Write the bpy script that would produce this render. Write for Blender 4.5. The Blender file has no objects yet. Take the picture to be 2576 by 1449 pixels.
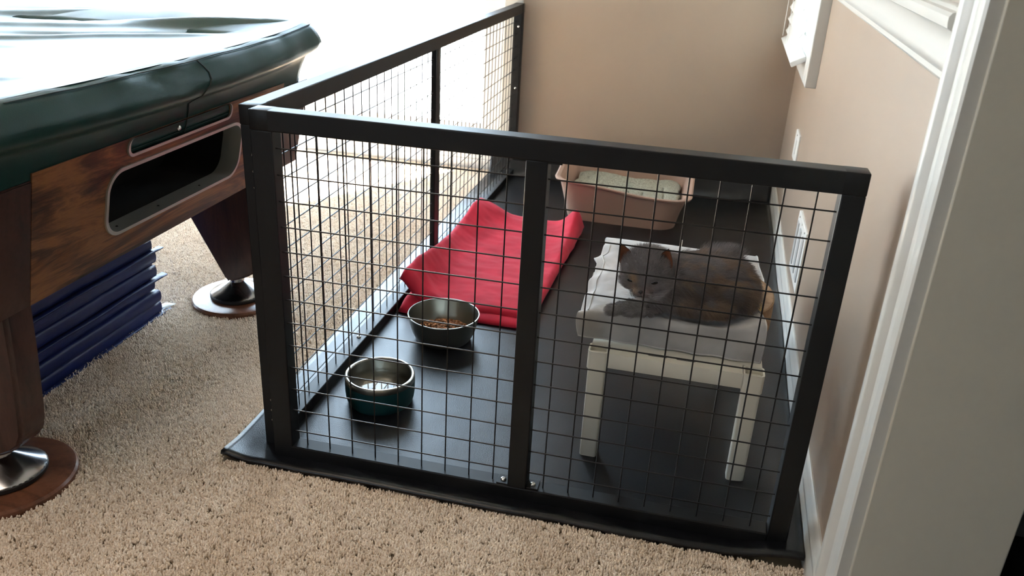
import bpy, bmesh, math, random
import numpy as np
from mathutils import Vector, Matrix, noise
random.seed(7); rng = np.random.default_rng(7)
PI = math.pi
SC = bpy.context.scene
COL = SC.collection

# ------------------------------------------------------------------ camera
cam = bpy.data.cameras.new('camera')
cam.sensor_fit = 'HORIZONTAL'; cam.sensor_width = 36.0
cam.lens = 2113.18 / 2576 * 36.0
cam.clip_start = 0.02; cam.clip_end = 200
cam.dof.use_dof = True; cam.dof.focus_distance = 1.75; cam.dof.aperture_fstop = 7.5
co = bpy.data.objects.new('camera', cam); COL.objects.link(co)
co.location = (0.71039, -1.37420, 1.09554)
co.rotation_mode = 'XYZ'; co.rotation_euler = (1.15210, -0.04970, 0.22666)
SC.camera = co

# ------------------------------------------------------------------ world, sun, window light, exposure
w = bpy.data.worlds.new('sky'); SC.world = w; w.use_nodes = True
wn = w.node_tree.nodes; wl = w.node_tree.links
bg = wn['Background']
tc = wn.new('ShaderNodeTexCoord'); sep = wn.new('ShaderNodeSeparateXYZ'); cr = wn.new('ShaderNodeValToRGB')
cr.color_ramp.elements[0].position = 0.45; cr.color_ramp.elements[0].color = (0.58, 0.65, 0.66, 1)
cr.color_ramp.elements[1].position = 0.62; cr.color_ramp.elements[1].color = (0.62, 0.79, 1.0, 1)
mp = wn.new('ShaderNodeMapRange'); mp.inputs['From Min'].default_value = -1; mp.inputs['From Max'].default_value = 1
wl.new(tc.outputs['Generated'], sep.inputs[0]); wl.new(sep.outputs['Z'], mp.inputs[0]); wl.new(mp.outputs[0], cr.inputs[0])
wl.new(cr.outputs[0], bg.inputs['Color'])
WORLD = 6.0
bg.inputs['Strength'].default_value = WORLD
sun = bpy.data.lights.new('sun', 'SUN'); sun.energy = 34.0; sun.angle = math.radians(1.5); sun.color = (1.0, 0.95, 0.87)
so = bpy.data.objects.new('sun', sun); COL.objects.link(so)
so.rotation_euler = Vector((0.42, 0.62, 1.25)).to_track_quat('Z', 'Y').to_euler()
def portal(name, loc, rot, sx, sy):
    l = bpy.data.lights.new(name, 'AREA'); l.shape = 'RECTANGLE'; l.size = sx; l.size_y = sy
    l.cycles.is_portal = True
    o = bpy.data.objects.new(name, l); COL.objects.link(o); o.location = loc; o.rotation_euler = rot
    return o
portal('window_light', (-1.85, 2.56, 1.05), (-PI/2, 0, 0), 3.5, 2.1)
portal('window_light', (1.30, 1.87, 1.30), (0, PI/2, 0), 1.4, 0.9)
portal('window_light', (-1.55, -4.72, 1.45), (PI/2, 0, 0), .8, .9)  # portal for the window added behind the camera
portal('window_light', (-6.42, .40, 1.22), (0, -PI/2, 0), 1.7, 2.5)  # portal for the window added in the left wall
lamp = bpy.data.lights.new('added_fill_light', 'AREA'); lamp.shape = 'DISK'; lamp.size = 1.0; lamp.energy = 4.6; lamp.color = (1.0, .83, .68)  # warm fill added below the ceiling, out of view, to brighten the front
lo = bpy.data.objects.new('added_fill_light', lamp); COL.objects.link(lo); lo.location = (-.50, -1.00, 2.33)
SC.view_settings.view_transform = 'Standard'; SC.view_settings.look = 'None'
SC.view_settings.gamma = 1.0; SC.view_settings.use_curve_mapping = False
SC.view_settings.exposure = 1.68

# ------------------------------------------------------------------ material helpers
def mat(name, col=(.8,.8,.8), rough=.5, metal=0.0, spec=.5, **kw):
    m = bpy.data.materials.new(name); m.use_nodes = True
    b = m.node_tree.nodes['Principled BSDF']
    b.inputs['Base Color'].default_value = (*col, 1); b.inputs['Roughness'].default_value = rough
    b.inputs['Metallic'].default_value = metal; b.inputs['Specular IOR Level'].default_value = spec
    for k, v in kw.items(): b.inputs[k].default_value = v
    return m
def nd(m, t, **kw):
    n = m.node_tree.nodes.new(t)
    for k, v in kw.items():
        if k in n.inputs: n.inputs[k].default_value = v
        else: setattr(n, k, v)
    return n
def ln(m, a, b): m.node_tree.links.new(a, b)
def bsdf(m): return m.node_tree.nodes['Principled BSDF']
def coords(m, scale=(1,1,1), out='Object', rot=(0,0,0)):
    t = nd(m, 'ShaderNodeTexCoord'); mpn = nd(m, 'ShaderNodeMapping'); mpn.inputs['Scale'].default_value = scale
    mpn.inputs['Rotation'].default_value = rot
    ln(m, t.outputs[out], mpn.inputs[0]); return mpn.outputs[0]
def ramp(m, fac, stops):
    r = nd(m, 'ShaderNodeValToRGB'); e = r.color_ramp.elements
    e[0].position, e[0].color = stops[0][0], (*stops[0][1], 1); e[1].position, e[1].color = stops[-1][0], (*stops[-1][1], 1)
    for p, c in stops[1:-1]:
        x = e.new(p); x.color = (*c, 1)
    ln(m, fac, r.inputs[0]); return r.outputs[0]
def bump(m, h, strength=.3, dist=.002):
    b = nd(m, 'ShaderNodeBump'); b.inputs['Strength'].default_value = strength; b.inputs['Distance'].default_value = dist
    ln(m, h, b.inputs['Height']); ln(m, b.outputs[0], bsdf(m).inputs['Normal']); return b
def noisy(m, c, scale=20, detail=4, rough=.5, dist=0):
    n = nd(m, 'ShaderNodeTexNoise'); n.inputs['Scale'].default_value = scale; n.inputs['Detail'].default_value = detail
    n.inputs['Roughness'].default_value = rough; n.inputs['Distortion'].default_value = dist
    ln(m, c, n.inputs['Vector']); return n.outputs[0]

M = {}
def wall_mat(name, col, rough):
    m = mat(name, col, rough)
    c = coords(m); n = noisy(m, c, 1.6, 3)
    lo = tuple(x*.96 for x in col); hi = tuple(min(1, x*1.04) for x in col)
    ln(m, ramp(m, n, [(.35, lo), (.65, hi)]), bsdf(m).inputs['Base Color'])
    bump(m, noisy(m, c, 320, 2), .06, .001)
    return m
M['wall'] = wall_mat('tan_wall_paint', (.375, .292, .226), .34)
M['ceil'] = wall_mat('ceiling_paint', (.44, .43, .42), .8)
M['trim'] = mat('white_gloss_trim', (.60, .59, .555), .32)
bump(M['trim'], noisy(M['trim'], coords(M['trim'], (40, 3, 3)), 6, 3), .03, .001)
M['jamb'] = mat('cream_jamb_paint', (.60, .57, .49), .4)
M['frame'] = mat('white_door_frame', (.80, .80, .80), .35)
m = M['glass'] = bpy.data.materials.new('window_glass'); m.use_nodes = True
m.node_tree.nodes.remove(m.node_tree.nodes['Principled BSDF'])
_t = nd(m, 'ShaderNodeBsdfTransparent'); _g = nd(m, 'ShaderNodeBsdfGlossy'); _g.inputs['Roughness'].default_value = .0; _x = nd(m, 'ShaderNodeMixShader'); _x.inputs[0].default_value = .04
_t.inputs['Color'].default_value = (.96,.98,.97,1)
ln(m, _t.outputs[0], _x.inputs[1]); ln(m, _g.outputs[0], _x.inputs[2]); ln(m, _x.outputs[0], m.node_tree.nodes['Material Output'].inputs['Surface'])
M['blind'] = mat('white_blind_vinyl', (.82,.82,.80), .4)
M['cord'] = mat('blind_cord', (.75,.75,.72), .8)
M['plate'] = mat('white_plate_plastic', (.74,.73,.70), .35)
M['socket'] = mat('grey_outlet_plastic', (.45,.45,.45), .4)
M['patio'] = mat('patio_concrete', (.62,.60,.56), .9)
M['black'] = mat('black_powder_coat', (.0028,.0028,.0032), .46, spec=.34)
bump(M['black'], noisy(M['black'], coords(M['black']), 1400, 1), .05, .0005)
M['wire'] = mat('black_coated_wire', (.004,.004,.0045), .36, spec=.4)
M['bolt'] = mat('zinc_bolt', (.62,.62,.60), .22, 1.0)
M['steel'] = mat('brushed_steel', (.33,.325,.29), .30, 1.0)
c = coords(M['steel'], (1,1,60)); bump(M['steel'], noisy(M['steel'], c, 12, 2), .08, .0005)
M['steeldk'] = mat('dark_steel_outside', (.17,.18,.17), .38, .85)
M['teal'] = mat('teal_powder_coat', (.004,.045,.050), .42)
bump(M['teal'], noisy(M['teal'], coords(M['teal']), 900, 1), .08, .0005)
# black vinyl with leather grain
m = M['vinyl'] = mat('black_vinyl', (.0050,.0054,.0070), .32, spec=.45)
c = coords(m); v = nd(m, 'ShaderNodeTexVoronoi'); v.inputs['Scale'].default_value = 560; ln(m, c, v.inputs['Vector'])
n2 = noisy(m, c, 9, 3); ad = nd(m, 'ShaderNodeMath', operation='MULTIPLY_ADD'); ad.inputs[1].default_value = 1.6; ln(m, n2, ad.inputs[0]); ln(m, v.outputs['Distance'], ad.inputs[2])
bump(m, ad.outputs[0], .20, .0010)
m = M['carpet'] = mat('carpet_backing', (.30,.24,.17), .95, spec=.1)
m = M['pile'] = mat('carpet_yarn', (.6,.5,.38), .85, spec=.15)
oi = nd(m, 'ShaderNodeObjectInfo'); g = nd(m, 'ShaderNodeNewGeometry')
n = noisy(m, g.outputs['Position'], 3.2, 4); mixf = nd(m, 'ShaderNodeMath', operation='MULTIPLY_ADD'); mixf.inputs[1].default_value = .45
ln(m, oi.outputs['Random'], mixf.inputs[0]); hh = nd(m, 'ShaderNodeMath', operation='MULTIPLY'); hh.inputs[1].default_value = .8; ln(m, n, hh.inputs[0]); ln(m, hh.outputs[0], mixf.inputs[2])
ln(m, ramp(m, mixf.outputs[0], [(.25, (.63,.505,.385)), (.55, (.79,.655,.525)), (.85, (.88,.76,.64))]), bsdf(m).inputs['Base Color'])
bsdf(m).inputs['Sheen Weight'].default_value = .15
# dark green vinyl cover
m = M['cover'] = mat('dark_green_vinyl', (.009,.038,.034), .36, spec=.20)
c = coords(m); v = nd(m, 'ShaderNodeTexVoronoi'); v.inputs['Scale'].default_value = 520; ln(m, c, v.inputs['Vector']); bump(m, v.outputs['Distance'], .14, .0008)
M['thread'] = mat('dark_thread', (.012,.02,.018), .7)
M['hole'] = mat('black_liner', (.004,.004,.004), .9)
M['alu'] = mat('satin_aluminium', (.50,.51,.49), .36, .7)
bump(M['alu'], noisy(M['alu'], coords(M['alu']), 700, 2), .12, .0005)
def wood(name, stops, sc=(5, 1.1, 7), rough=.3, dist=1.8, rot=(0,0,0), scale=2.2):
    m = mat(name, stops[0][1], rough)
    c = coords(m, sc, rot=rot); n = noisy(m, c, scale, 7, .62, dist)
    cf = coords(m, (sc[0]*9, sc[1]*2.2, sc[2]*9), rot=rot); nf = noisy(m, cf, 6, 4, .6, .4)
    mx = nd(m, 'ShaderNodeMath', operation='MULTIPLY_ADD'); mx.inputs[1].default_value = .30; ln(m, nf, mx.inputs[0]); 
    sb = nd(m, 'ShaderNodeMath', operation='SUBTRACT'); sb.inputs[1].default_value = .15; ln(m, n, sb.inputs[0]); ln(m, sb.outputs[0], mx.inputs[2])
    ln(m, ramp(m, mx.outputs[0], stops), bsdf(m).inputs['Base Color'])
    return m
M['rosewood'] = wood('rosewood_laminate', [(.30, (.008,.004,.003)), (.42, (.070,.026,.011)), (.50, (.150,.058,.022)), (.60, (.260,.112,.040)), (.70, (.130,.048,.020)), (.80, (.030,.012,.007))])
M['walnut'] = wood('dark_walnut', [(.3, (.020,.008,.006)), (.5, (.055,.022,.016)), (.7, (.090,.040,.028))], sc=(8,8,1.2), rough=.34, dist=.6)
M['padwood'] = wood('walnut_pad', [(.3, (.045,.016,.010)), (.5, (.145,.055,.028)), (.7, (.210,.085,.045))], sc=(2.4,9,3), rough=.30, dist=.7)
M['chrome'] = mat('polished_steel_foot', (.30,.30,.31), .18, 1.0)
M['rubber'] = mat('black_rubber', (.008,.008,.008), .5)
m = M['blue'] = mat('navy_mat_vinyl', (.007,.014,.085), .42, spec=.35)
bump(m, noisy(m, coords(m, (3, 1, 6)), 14, 4), .25, .004)
M['whiteflap'] = mat('white_label_fabric', (.75,.76,.74), .8)
m = M['plastic'] = mat('cream_plastic', (.66,.635,.55), .38)
bump(m, noisy(m, coords(m), 500, 1), .03, .0004)
m = M['pinkbox'] = mat('taupe_plastic', (.36,.235,.180), .45)
m = M['litter'] = mat('litter_granules', (.35,.35,.29), .95)
c = coords(m); n = noisy(m, c, 260, 3); ln(m, ramp(m, n, [(.35, (.20,.20,.16)), (.6, (.42,.42,.35))]), bsdf(m).inputs['Base Color']); bump(m, n, .8, .004)
def fabric(name, col, sc=700, b=.25):
    m = mat(name, col, .9, spec=.15); bsdf(m).inputs['Sheen Weight'].default_value = .35
    c = coords(m); n = noisy(m, c, sc, 2); n2 = noisy(m, c, 14, 3)
    lo = tuple(x*.86 for x in col); hi = tuple(min(1, x*1.12) for x in col)
    ln(m, ramp(m, n2, [(.35, lo), (.65, hi)]), bsdf(m).inputs['Base Color']); bump(m, n, b, .001); return m
M['red'] = fabric('red_fleece', (.43,.018,.040)); bsdf(M['red']).inputs['Sheen Weight'].default_value = .08
M['grey'] = fabric('grey_towel_cloth', (.40,.39,.385), 900, .3)
M['hem'] = fabric('grey_towel_hem', (.47,.46,.45), 1200, .4)
m = M['card'] = mat('corrugated_cardboard', (.33,.21,.115), .85)
c = coords(m); n = noisy(m, c, 60, 3); ln(m, ramp(m, n, [(.4, (.27,.165,.09)), (.7, (.37,.24,.14))]), bsdf(m).inputs['Base Color'])
M['yellow'] = mat('yellow_print', (.55,.36,.06), .6)
M['kibble'] = mat('brown_kibble', (.28,.11,.04), .75)
oi = nd(M['kibble'], 'ShaderNodeNewGeometry'); ln(M['kibble'], ramp(M['kibble'], oi.outputs['Random Per Island'], [(0, (.20,.075,.026)), (1, (.36,.155,.062))]), bsdf(M['kibble']).inputs['Base Color'])
M['water'] = mat('clear_water', (1,1,1), .0); bsdf(M['water']).inputs['Transmission Weight'].default_value = 1; bsdf(M['water']).inputs['IOR'].default_value = 1.33
m = M['hallfloor'] = mat('black_speckled_floor', (.006,.006,.006), .8)
n = noisy(m, coords(m), 160, 2); ln(m, ramp(m, n, [(.66, (.005,.005,.005)), (.78, (.10,.10,.10))]), bsdf(m).inputs['Base Color'])
M['hallwall'] = mat('hall_wall_paint', (.10,.10,.09), .6)
M['hallbase'] = mat('grey_blue_baseboard', (.17,.18,.205), .5)

# ------------------------------------------------------------------ mesh helpers
class MB:
    def __init__(s): s.bm = bmesh.new(); s.mats = []
    def box(s, a, b, bev=0, seg=2, mtx=None, mi=0):
        bm = bmesh.new(); bmesh.ops.create_cube(bm, size=1)
        for v in bm.verts: v.co = Vector(((a[0]+b[0])/2 + v.co.x*(b[0]-a[0]), (a[1]+b[1])/2 + v.co.y*(b[1]-a[1]), (a[2]+b[2])/2 + v.co.z*(b[2]-a[2])))
        if bev: bmesh.ops.bevel(bm, geom=list(bm.edges), offset=bev, segments=seg, profile=.5, affect='EDGES')
        s.merge(bm, mtx, mi); return s
    def merge(s, bm, mtx=None, mi=0):
        if mtx is not None: bmesh.ops.transform(bm, matrix=mtx, verts=bm.verts)
        vm = {v: s.bm.verts.new(v.co) for v in bm.verts}
        for f in bm.faces:
            try: nf = s.bm.faces.new([vm[v] for v in f.verts]); nf.material_index = mi
            except ValueError: pass
        bm.free(); return s
    def poly(s, verts, faces, mi=0):
        vs = [s.bm.verts.new(v) for v in verts]
        for f in faces:
            try: nf = s.bm.faces.new([vs[i] for i in f]); nf.material_index = mi
            except ValueError: pass
        return s
    def prism(s, pts, d, cap=True):
        """pts: list of 3-D points of one end, d: offset vector to the other end"""
        n = len(pts); d = Vector(d)
        vs = [tuple(p) for p in pts] + [tuple(Vector(p)+d) for p in pts]
        fs = [(i, (i+1) % n, n+(i+1) % n, n+i) for i in range(n)]
        if cap: fs += [tuple(range(n-1, -1, -1)), tuple(range(n, 2*n))]
        return s.poly(vs, fs)
    def lathe(s, prof, c=(0,0,0), n=48, mtx=None):
        bm = bmesh.new(); rings = []
        for r, z in prof:
            if r < 1e-6: rings.append([bm.verts.new((c[0], c[1], c[2]+z))])
            else: rings.append([bm.verts.new((c[0]+r*math.cos(2*PI*i/n), c[1]+r*math.sin(2*PI*i/n), c[2]+z)) for i in range(n)])
        for a, b in zip(rings, rings[1:]):
            for i in range(n):
                q = [a[i % len(a)], a[(i+1) % len(a)], b[(i+1) % len(b)], b[i % len(b)]]
                q = list(dict.fromkeys(q))
                if len(q) > 2: bm.faces.new(q)
        return s.merge(bm, mtx)
    def tube(s, pts, r, n=8, cap=True, closed=False):
        pts = [Vector(p) for p in pts]; N = len(pts)
        rr = r if isinstance(r, (list, tuple)) else [r]*N
        rings = []; up = Vector((0,0,1)); prev = None
        for i, p in enumerate(pts):
            if closed: t = pts[(i+1) % N] - pts[i-1]
            else: t = pts[min(i+1, N-1)] - pts[max(i-1, 0)]
            t.normalize()
            if prev is None:
                a = t.orthogonal().normalized()
            else:
                a = (prev - t*prev.dot(t)).normalized()
            prev = a; b = t.cross(a)
            rings.append([s.bm.verts.new(p + (a*math.cos(2*PI*k/n) + b*math.sin(2*PI*k/n))*rr[i]) for k in range(n)])
        rg = range(N) if closed else range(N-1)
        for i in rg:
            A, Bq = rings[i], rings[(i+1) % N]
            for k in range(n): s.bm.faces.new([A[k], A[(k+1) % n], Bq[(k+1) % n], Bq[k]])
        if cap and not closed:
            s.bm.faces.new(rings[0][::-1]); s.bm.faces.new(rings[-1])
        return s
    def grid(s, P, closed_u=False, flip=False):
        """P[i][j] points"""
        nu, nv = len(P), len(P[0]); vs = [[s.bm.verts.new(p) for p in row] for row in P]
        for i in range(nu if closed_u else nu-1):
            for j in range(nv-1):
                q = [vs[i][j], vs[(i+1) % nu][j], vs[(i+1) % nu][j+1], vs[i][j+1]]
                if flip: q = q[::-1]
                try: s.bm.faces.new(q)
                except ValueError: pass
        return s
    def build(s, name, m, parent=None, smooth=None, label=None, kind=None, org=None, sub=0, solid=0, recalc=True):
        me = bpy.data.meshes.new(name)
        if recalc: bmesh.ops.recalc_face_normals(s.bm, faces=s.bm.faces)
        if org is not None: bmesh.ops.translate(s.bm, verts=s.bm.verts, vec=-Vector(org))
        s.bm.to_mesh(me); s.bm.free()
        for x in (m if isinstance(m, (list, tuple)) else [m]): me.materials.append(x)
        o = bpy.data.objects.new(name, me); COL.objects.link(o)
        if org is not None: o.location = org
        if smooth is not None:
            for p in me.polygons: p.use_smooth = True
            if smooth < 3.1:
                me.set_sharp_from_angle(angle=smooth)
        if solid:
            md = o.modifiers.new('thickness', 'SOLIDIFY'); md.thickness = solid; md.offset = -1
        if sub:
            md = o.modifiers.new('subdiv', 'SUBSURF'); md.levels = sub; md.render_levels = sub
        if parent is not None:
            o.parent = parent; o.matrix_parent_inverse = parent_inv(parent)
        if label: o['label'] = label
        if kind: o['kind'] = kind
        return o
def world_loc(o):
    v = Vector(o.location)
    return v if o.parent is None else v
def parent_inv(p):
    mt = Matrix.LocRotScale(p.location, p.rotation_euler, p.scale)
    while p.parent is not None:
        q = p.parent; mt = Matrix.LocRotScale(q.location, q.rotation_euler, q.scale) @ p.matrix_parent_inverse @ mt if False else mt
        break
    return mt.inverted()
def thing(name, label, cat, loc=(0,0,0), group=None, kind=None):
    o = bpy.data.objects.new(name, None); COL.objects.link(o); o.location = loc; o.empty_display_size = .05
    if label: o['label'] = label
    if cat: o['category'] = cat
    if group: o['group'] = group
    if kind: o['kind'] = kind
    return o
def tag(o, label, cat, group=None, kind=None):
    o['label'] = label; o['category'] = cat
    if group: o['group'] = group
    if kind: o['kind'] = kind
    return o
def struct(o, label=None, cat=None):
    o['kind'] = 'structure'
    if label: o['label'] = label
    if cat: o['category'] = cat
    return o
def fbm(x, y, z=0, s=1.0, o=4): return noise.fractal(Vector((x*s, y*s, z*s)), 1.0, 2.0, o)
def sstep(a, b, x):
    t = max(0, min(1, (x-a)/(b-a))); return t*t*(3-2*t)
def rrect(x0, x1, y0, y1, r, n=6):
    pts = []
    for cx, cy, a0 in ((x1-r, y0+r, -PI/2), (x1-r, y1-r, 0), (x0+r, y1-r, PI/2), (x0+r, y0+r, PI)):
        for k in range(n+1):
            a = a0 + PI/2*k/n; pts.append((cx+r*math.cos(a), cy+r*math.sin(a)))
    return pts

# ------------------------------------------------------------------ room shell
YB = 2.315                       # back wall face
def WX(y): return 1.034 + .021*y # right wall face
XL, YN, ZC = -6.2, -4.6, 2.45
T = .14
b = MB(); b.box((XL-.2, YN-.2, -.12), (1.25, YB, -.004)); struct(b.build('floor', M['carpet']), 'carpeted floor of the room', 'floor')
t_ = thing('added_fill_lamp', 'round flush fill lamp added behind the camera, out of view', 'lamp', (-.50, -1.00, ZC))  # unseen fixture added to house the warm fill
b = MB(); b.lathe([(0,0),(.54,0),(.54,-.03),(.53,-.09),(.52,-.09),(.52,-.03),(.52,-.004),(0,-.004)], (-.50, -1.00, ZC), 40); b.build('fill_housing', M['trim'], t_, smooth=.6)
b = MB(); b.box((XL-.2, YN-.2, ZC), (3.4, YB+.4, ZC+.1)); struct(b.build('ceiling', M['ceil']), 'painted ceiling', 'ceiling')
# back wall: tan piece right of the glass door, piece left of it, strip above
DX0, DX1, DZ = -3.55, -.150, 2.06
b = MB(); b.box((DX1+.0, YB, -.05), (1.35, YB+T, ZC)); b.box((DX0, YB, DZ), (DX1, YB+T, ZC)); b.box((XL-.2, YB, -.05), (DX0, YB+T, ZC))
struct(b.build('wall_back', M['wall']), 'tan painted wall behind the pen', 'wall')
b = MB(); b.box((XL-.2, YN-.2, -.05), (XL, -.9, ZC)); b.box((XL-.2, 1.7, -.05), (XL, YB+.2, ZC)); b.box((XL-.2, -.9, -.05), (XL, 1.7, .35)); b.box((XL-.2, -.9, 2.1), (XL, 1.7, ZC)); struct(b.build('wall_left', M['wall']), 'tan wall at the left of the room', 'wall')
# near wall, with an unseen window opening added for fill light
b = MB(); b.box((XL, YN-.12, -.05), (-1.95, YN, ZC)); b.box((-1.15, YN-.12, -.05), (3.4, YN, ZC)); b.box((-1.95, YN-.12, -.05), (-1.15, YN, 1.0)); b.box((-1.95, YN-.12, 1.9), (-1.15, YN, ZC))
struct(b.build('wall_near', M['wall']), 'tan wall behind the camera', 'wall')
b = MB()
for x0, x1, z0, z1 in ((-1.95,-1.15,1.0,1.06),(-1.95,-1.15,1.84,1.9),(-1.95,-1.89,1.06,1.84),(-1.21,-1.15,1.06,1.84)): b.box((x0, YN-.10, z0), (x1, YN-.04, z1), .004)
struct(b.build('added_window_near', M['frame']), 'white frame of an unseen window added behind the camera for fill light', 'window')  # out of view, added to let fill light in from the camera side
b = MB()
for y0, y1, z0, z1 in ((-.9,1.7,.35,.42),(-.9,1.7,2.03,2.1),(-.9,-.83,.42,2.03),(1.63,1.7,.42,2.03),(.36,.44,.42,2.03)): b.box((XL-.12, y0, z0), (XL-.05, y1, z1), .004)
struct(b.build('added_window_left', M['frame']), 'white frame of an unseen window added in the left wall for side light', 'window')  # out of view, added to throw more light on the right wall
# right wall (slightly skewed): from doorway edge y=-.30 to back, window hole y 1.53..2.20 z .72..1.95
WY0, WY1, WZ0, WZ1 = 1.535, 2.205, .725, 1.95
JY = -.300
def wallseg(b, y0, y1, z0, z1, t=.17):
    b.poly([(WX(y0), y0, z0), (WX(y1), y1, z0), (WX(y1), y1, z1), (WX(y0), y0, z1), (WX(y0)+t, y0, z0), (WX(y1)+t, y1, z0), (WX(y1)+t, y1, z1), (WX(y0)+t, y0, z1)],
           [(0,1,2,3), (7,6,5,4), (0,4,5,1), (3,2,6,7), (0,3,7,4), (1,5,6,2)])
b = MB()
wallseg(b, JY+.0, WY0, -.05, ZC); wallseg(b, WY1, YB, -.05, ZC); wallseg(b, WY0, WY1, -.05, WZ0); wallseg(b, WY0, WY1, WZ1, ZC)
wallseg(b, JY-.92, JY, 2.06, ZC); wallseg(b, YN, JY-.92, -.05, ZC)
struct(b.build('wall_right', M['wall']), 'tan painted wall at the right of the pen', 'wall')
# baseboard right: extruded profile
def profile_run(b, prof, y0, y1, capped=True):
    """prof: list of (d, z), d = distance out from the wall face"""
    n = len(prof); A = [(WX(y0)-d, y0, z) for d, z in prof]; Bv = [(WX(y1)-d, y1, z) for d, z in prof]
    fs = [(i, (i+1) % n, n+(i+1) % n, n+i) for i in range(n)] + [tuple(range(n)), tuple(range(2*n-1, n-1, -1))]
    b.poly(A+Bv, fs)
bb = [(-.01,-.004),(.013,-.004),(.013,.055),(.0115,.058),(.0115,.064),(.0135,.067),(.0135,.078),(.010,.084),(.0085,.090),(.006,.098),(.003,.101),(-.01,.101)]
b = MB(); profile_run(b, bb, -.172, YB); struct(b.build('baseboard_right', M['trim'], smooth=.6), 'white moulded baseboard along the right wall', 'baseboard')
b = MB(); b.box((-.07, YB-.013, -.004), (1.09, YB+.01, .098), .003); struct(b.build('baseboard_back', M['trim']), 'white baseboard along the back wall', 'baseboard')
# chair rail
cr_ = [(-.01,.918),(.006,.918),(.010,.922),(.010,.930),(.014,.934),(.018,.938),(.020,.946),(.015,.956),(.014,.966),(.017,.978),(.024,.986),(.032,.989),(.034,.996),(.034,1.003),(.029,1.008),(.020,1.010),(.016,1.014),(.010,1.016),(-.01,1.016)]
cr_ = [(d*.66 if d > 0 else d, z) for d, z in cr_]; b = MB(); profile_run(b, cr_, -.152, 1.462); struct(b.build('trim_1', M['trim'], smooth=.5), 'white moulded chair rail along the right wall', 'chair rail')
# door casing: profile in the x-y plane, run up in z
def casing_pts():
    w0 = WX(-.15)
    return [(w0+.01,-.150),(w0-.010,-.150),(w0-.016,-.158),(w0-.021,-.176),(w0-.022,-.190),(w0-.020,-.197),(w0-.012,-.206),(w0-.0115,-.236),(w0-.015,-.246),(w0-.021,-.256),(w0-.024,-.270),(w0-.024,-.296),(w0-.021,-.300),(w0+.01,-.300)]
b = MB(); b.prism([(x, y, -.004) for x, y in casing_pts()], (0,0,2.10)); struct(b.build('trim_2', M['trim'], smooth=.5), 'white moulded casing of the doorway at the right edge', 'door casing')
b = MB(); b.box((1.026, JY-.004, -.004), (1.222, JY+.006, 2.07), .002); b.box((1.020, JY-.93, -.004), (1.222, JY-.915, 2.07), .002); b.box((1.020, JY-.93, 2.05), (1.222, JY, 2.07), .002)
struct(b.build('door_2', M['jamb']), 'painted jamb lining of the open doorway at the right edge', 'doorway')
# hall beyond the doorway
b = MB(); b.box((1.22, YN, -.10), (3.4, .6, -.006)); struct(b.build('floor_hall', M['hallfloor']), 'black speckled floor beyond the doorway', 'floor')
b = MB(); b.box((1.225, .200, -.02), (3.4, .30, ZC)); b.box((3.4, YN, -.02), (3.5, .3, ZC)); struct(b.build('wall_hall', M['hallwall']), 'dark wall beyond the doorway', 'wall')
b = MB(); b.box((1.225, .186, -.006), (3.4, .2, .052), .003); b.box((1.225, .178, .052), (3.4, .2, .085), .003); struct(b.build('baseboard_hall', M['hallbase']), 'blue-grey baseboard beyond the doorway', 'baseboard')
# patio outside
b = MB(); b.box((-9, YB+T+.02, -.30), (7, 14, -.10)); struct(b.build('floor_patio', M['patio']), 'pale patio outside the glass door', 'patio')

# ------------------------------------------------------------------ glass patio door (door_1)
d1 = struct(thing('door_1', None, None, (-.15, YB, 0)), 'white framed sliding glass patio door', 'door')
y0, y1 = YB+.012, YB+.060
b = MB()
b.box((DX1-.002, YB-.014, -.004), (-.072, YB+.01, DZ+.08), .004)           # casing right
b.box((DX0-.08, YB-.014, -.004), (DX0+.002, YB+.01, DZ+.08), .004)
b.box((DX0-.08, YB-.014, DZ), (-.072, YB+.01, DZ+.08), .004)
b.build('door_casing', M['trim'], d1)
b = MB(); b.box((DX0, YB-.004, -.02), (DX1, YB+T, .048), .004); b.box((DX0, y0-.006, .048), (DX1, y0+.012, .066), .003); b.box((DX0, y1+.02, .048), (DX1, y1+.035, .066), .003)
b.build('sill', M['frame'], d1)
def leaf(xa, xb, ya, st=.094, zb=.215):
    b = MB(); b.box((xb-st, ya, .05), (xb, ya+.04, DZ), .004); b.box((xa, ya, .05), (xa+st, ya+.04, DZ), .004)
    b.box((xa+st, ya, .05), (xb-st, ya+.04, zb), .004); b.box((xa+st, ya, DZ-.10), (xb-st, ya+.04, DZ), .004)
    f = b.build('door_leaf', M['frame'], d1)
    g = MB(); g.box((xa+st-.01, ya+.016, zb-.01), (xb-st+.01, ya+.022, DZ-.09)); g.build('pane', M['glass'], f)
leaf(-1.02, -.150, y0); leaf(-1.90, -.915, y1+.03, .094); leaf(-2.70, -1.80, y0); leaf(-3.55, -2.60, y1+.03)  # leftmost leaf is out of view, added to widen the opening for more daylight

# ------------------------------------------------------------------ right wall window (window_1) with blind
w1 = struct(thing('window_1', None, None, (WX(1.8), 1.87, .64)), 'white framed window high on the right wall', 'window')
cs = WX(1.45)
def skew(b, yr=1.45):
    for v in b.bm.verts: v.co.x += .021*(v.co.y-yr)
    return b
b = MB(); b.box((cs-.034, 1.452, .640), (cs+.005, 1.540, 2.05), .004); b.box((cs-.034, 2.200, .640), (cs+.005, 2.288, 2.05), .004)
b.box((cs-.034, 1.540, .640), (cs+.005, 2.200, .728), .004); b.box((cs-.034, 1.540, 1.95), (cs+.005, 2.200, 2.05), .004)
skew(b).build('window_casing', M['trim'], w1)
b = MB(); b.box((cs, 1.538, .728), (cs+.16, 1.552, 1.95)); b.box((cs, 2.188, .728), (cs+.16, 2.202, 1.95)); b.box((cs, 1.538, .722), (cs+.16, 2.202, .735)); b.box((cs, 1.538, 1.94), (cs+.16, 2.202, 1.952))
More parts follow.
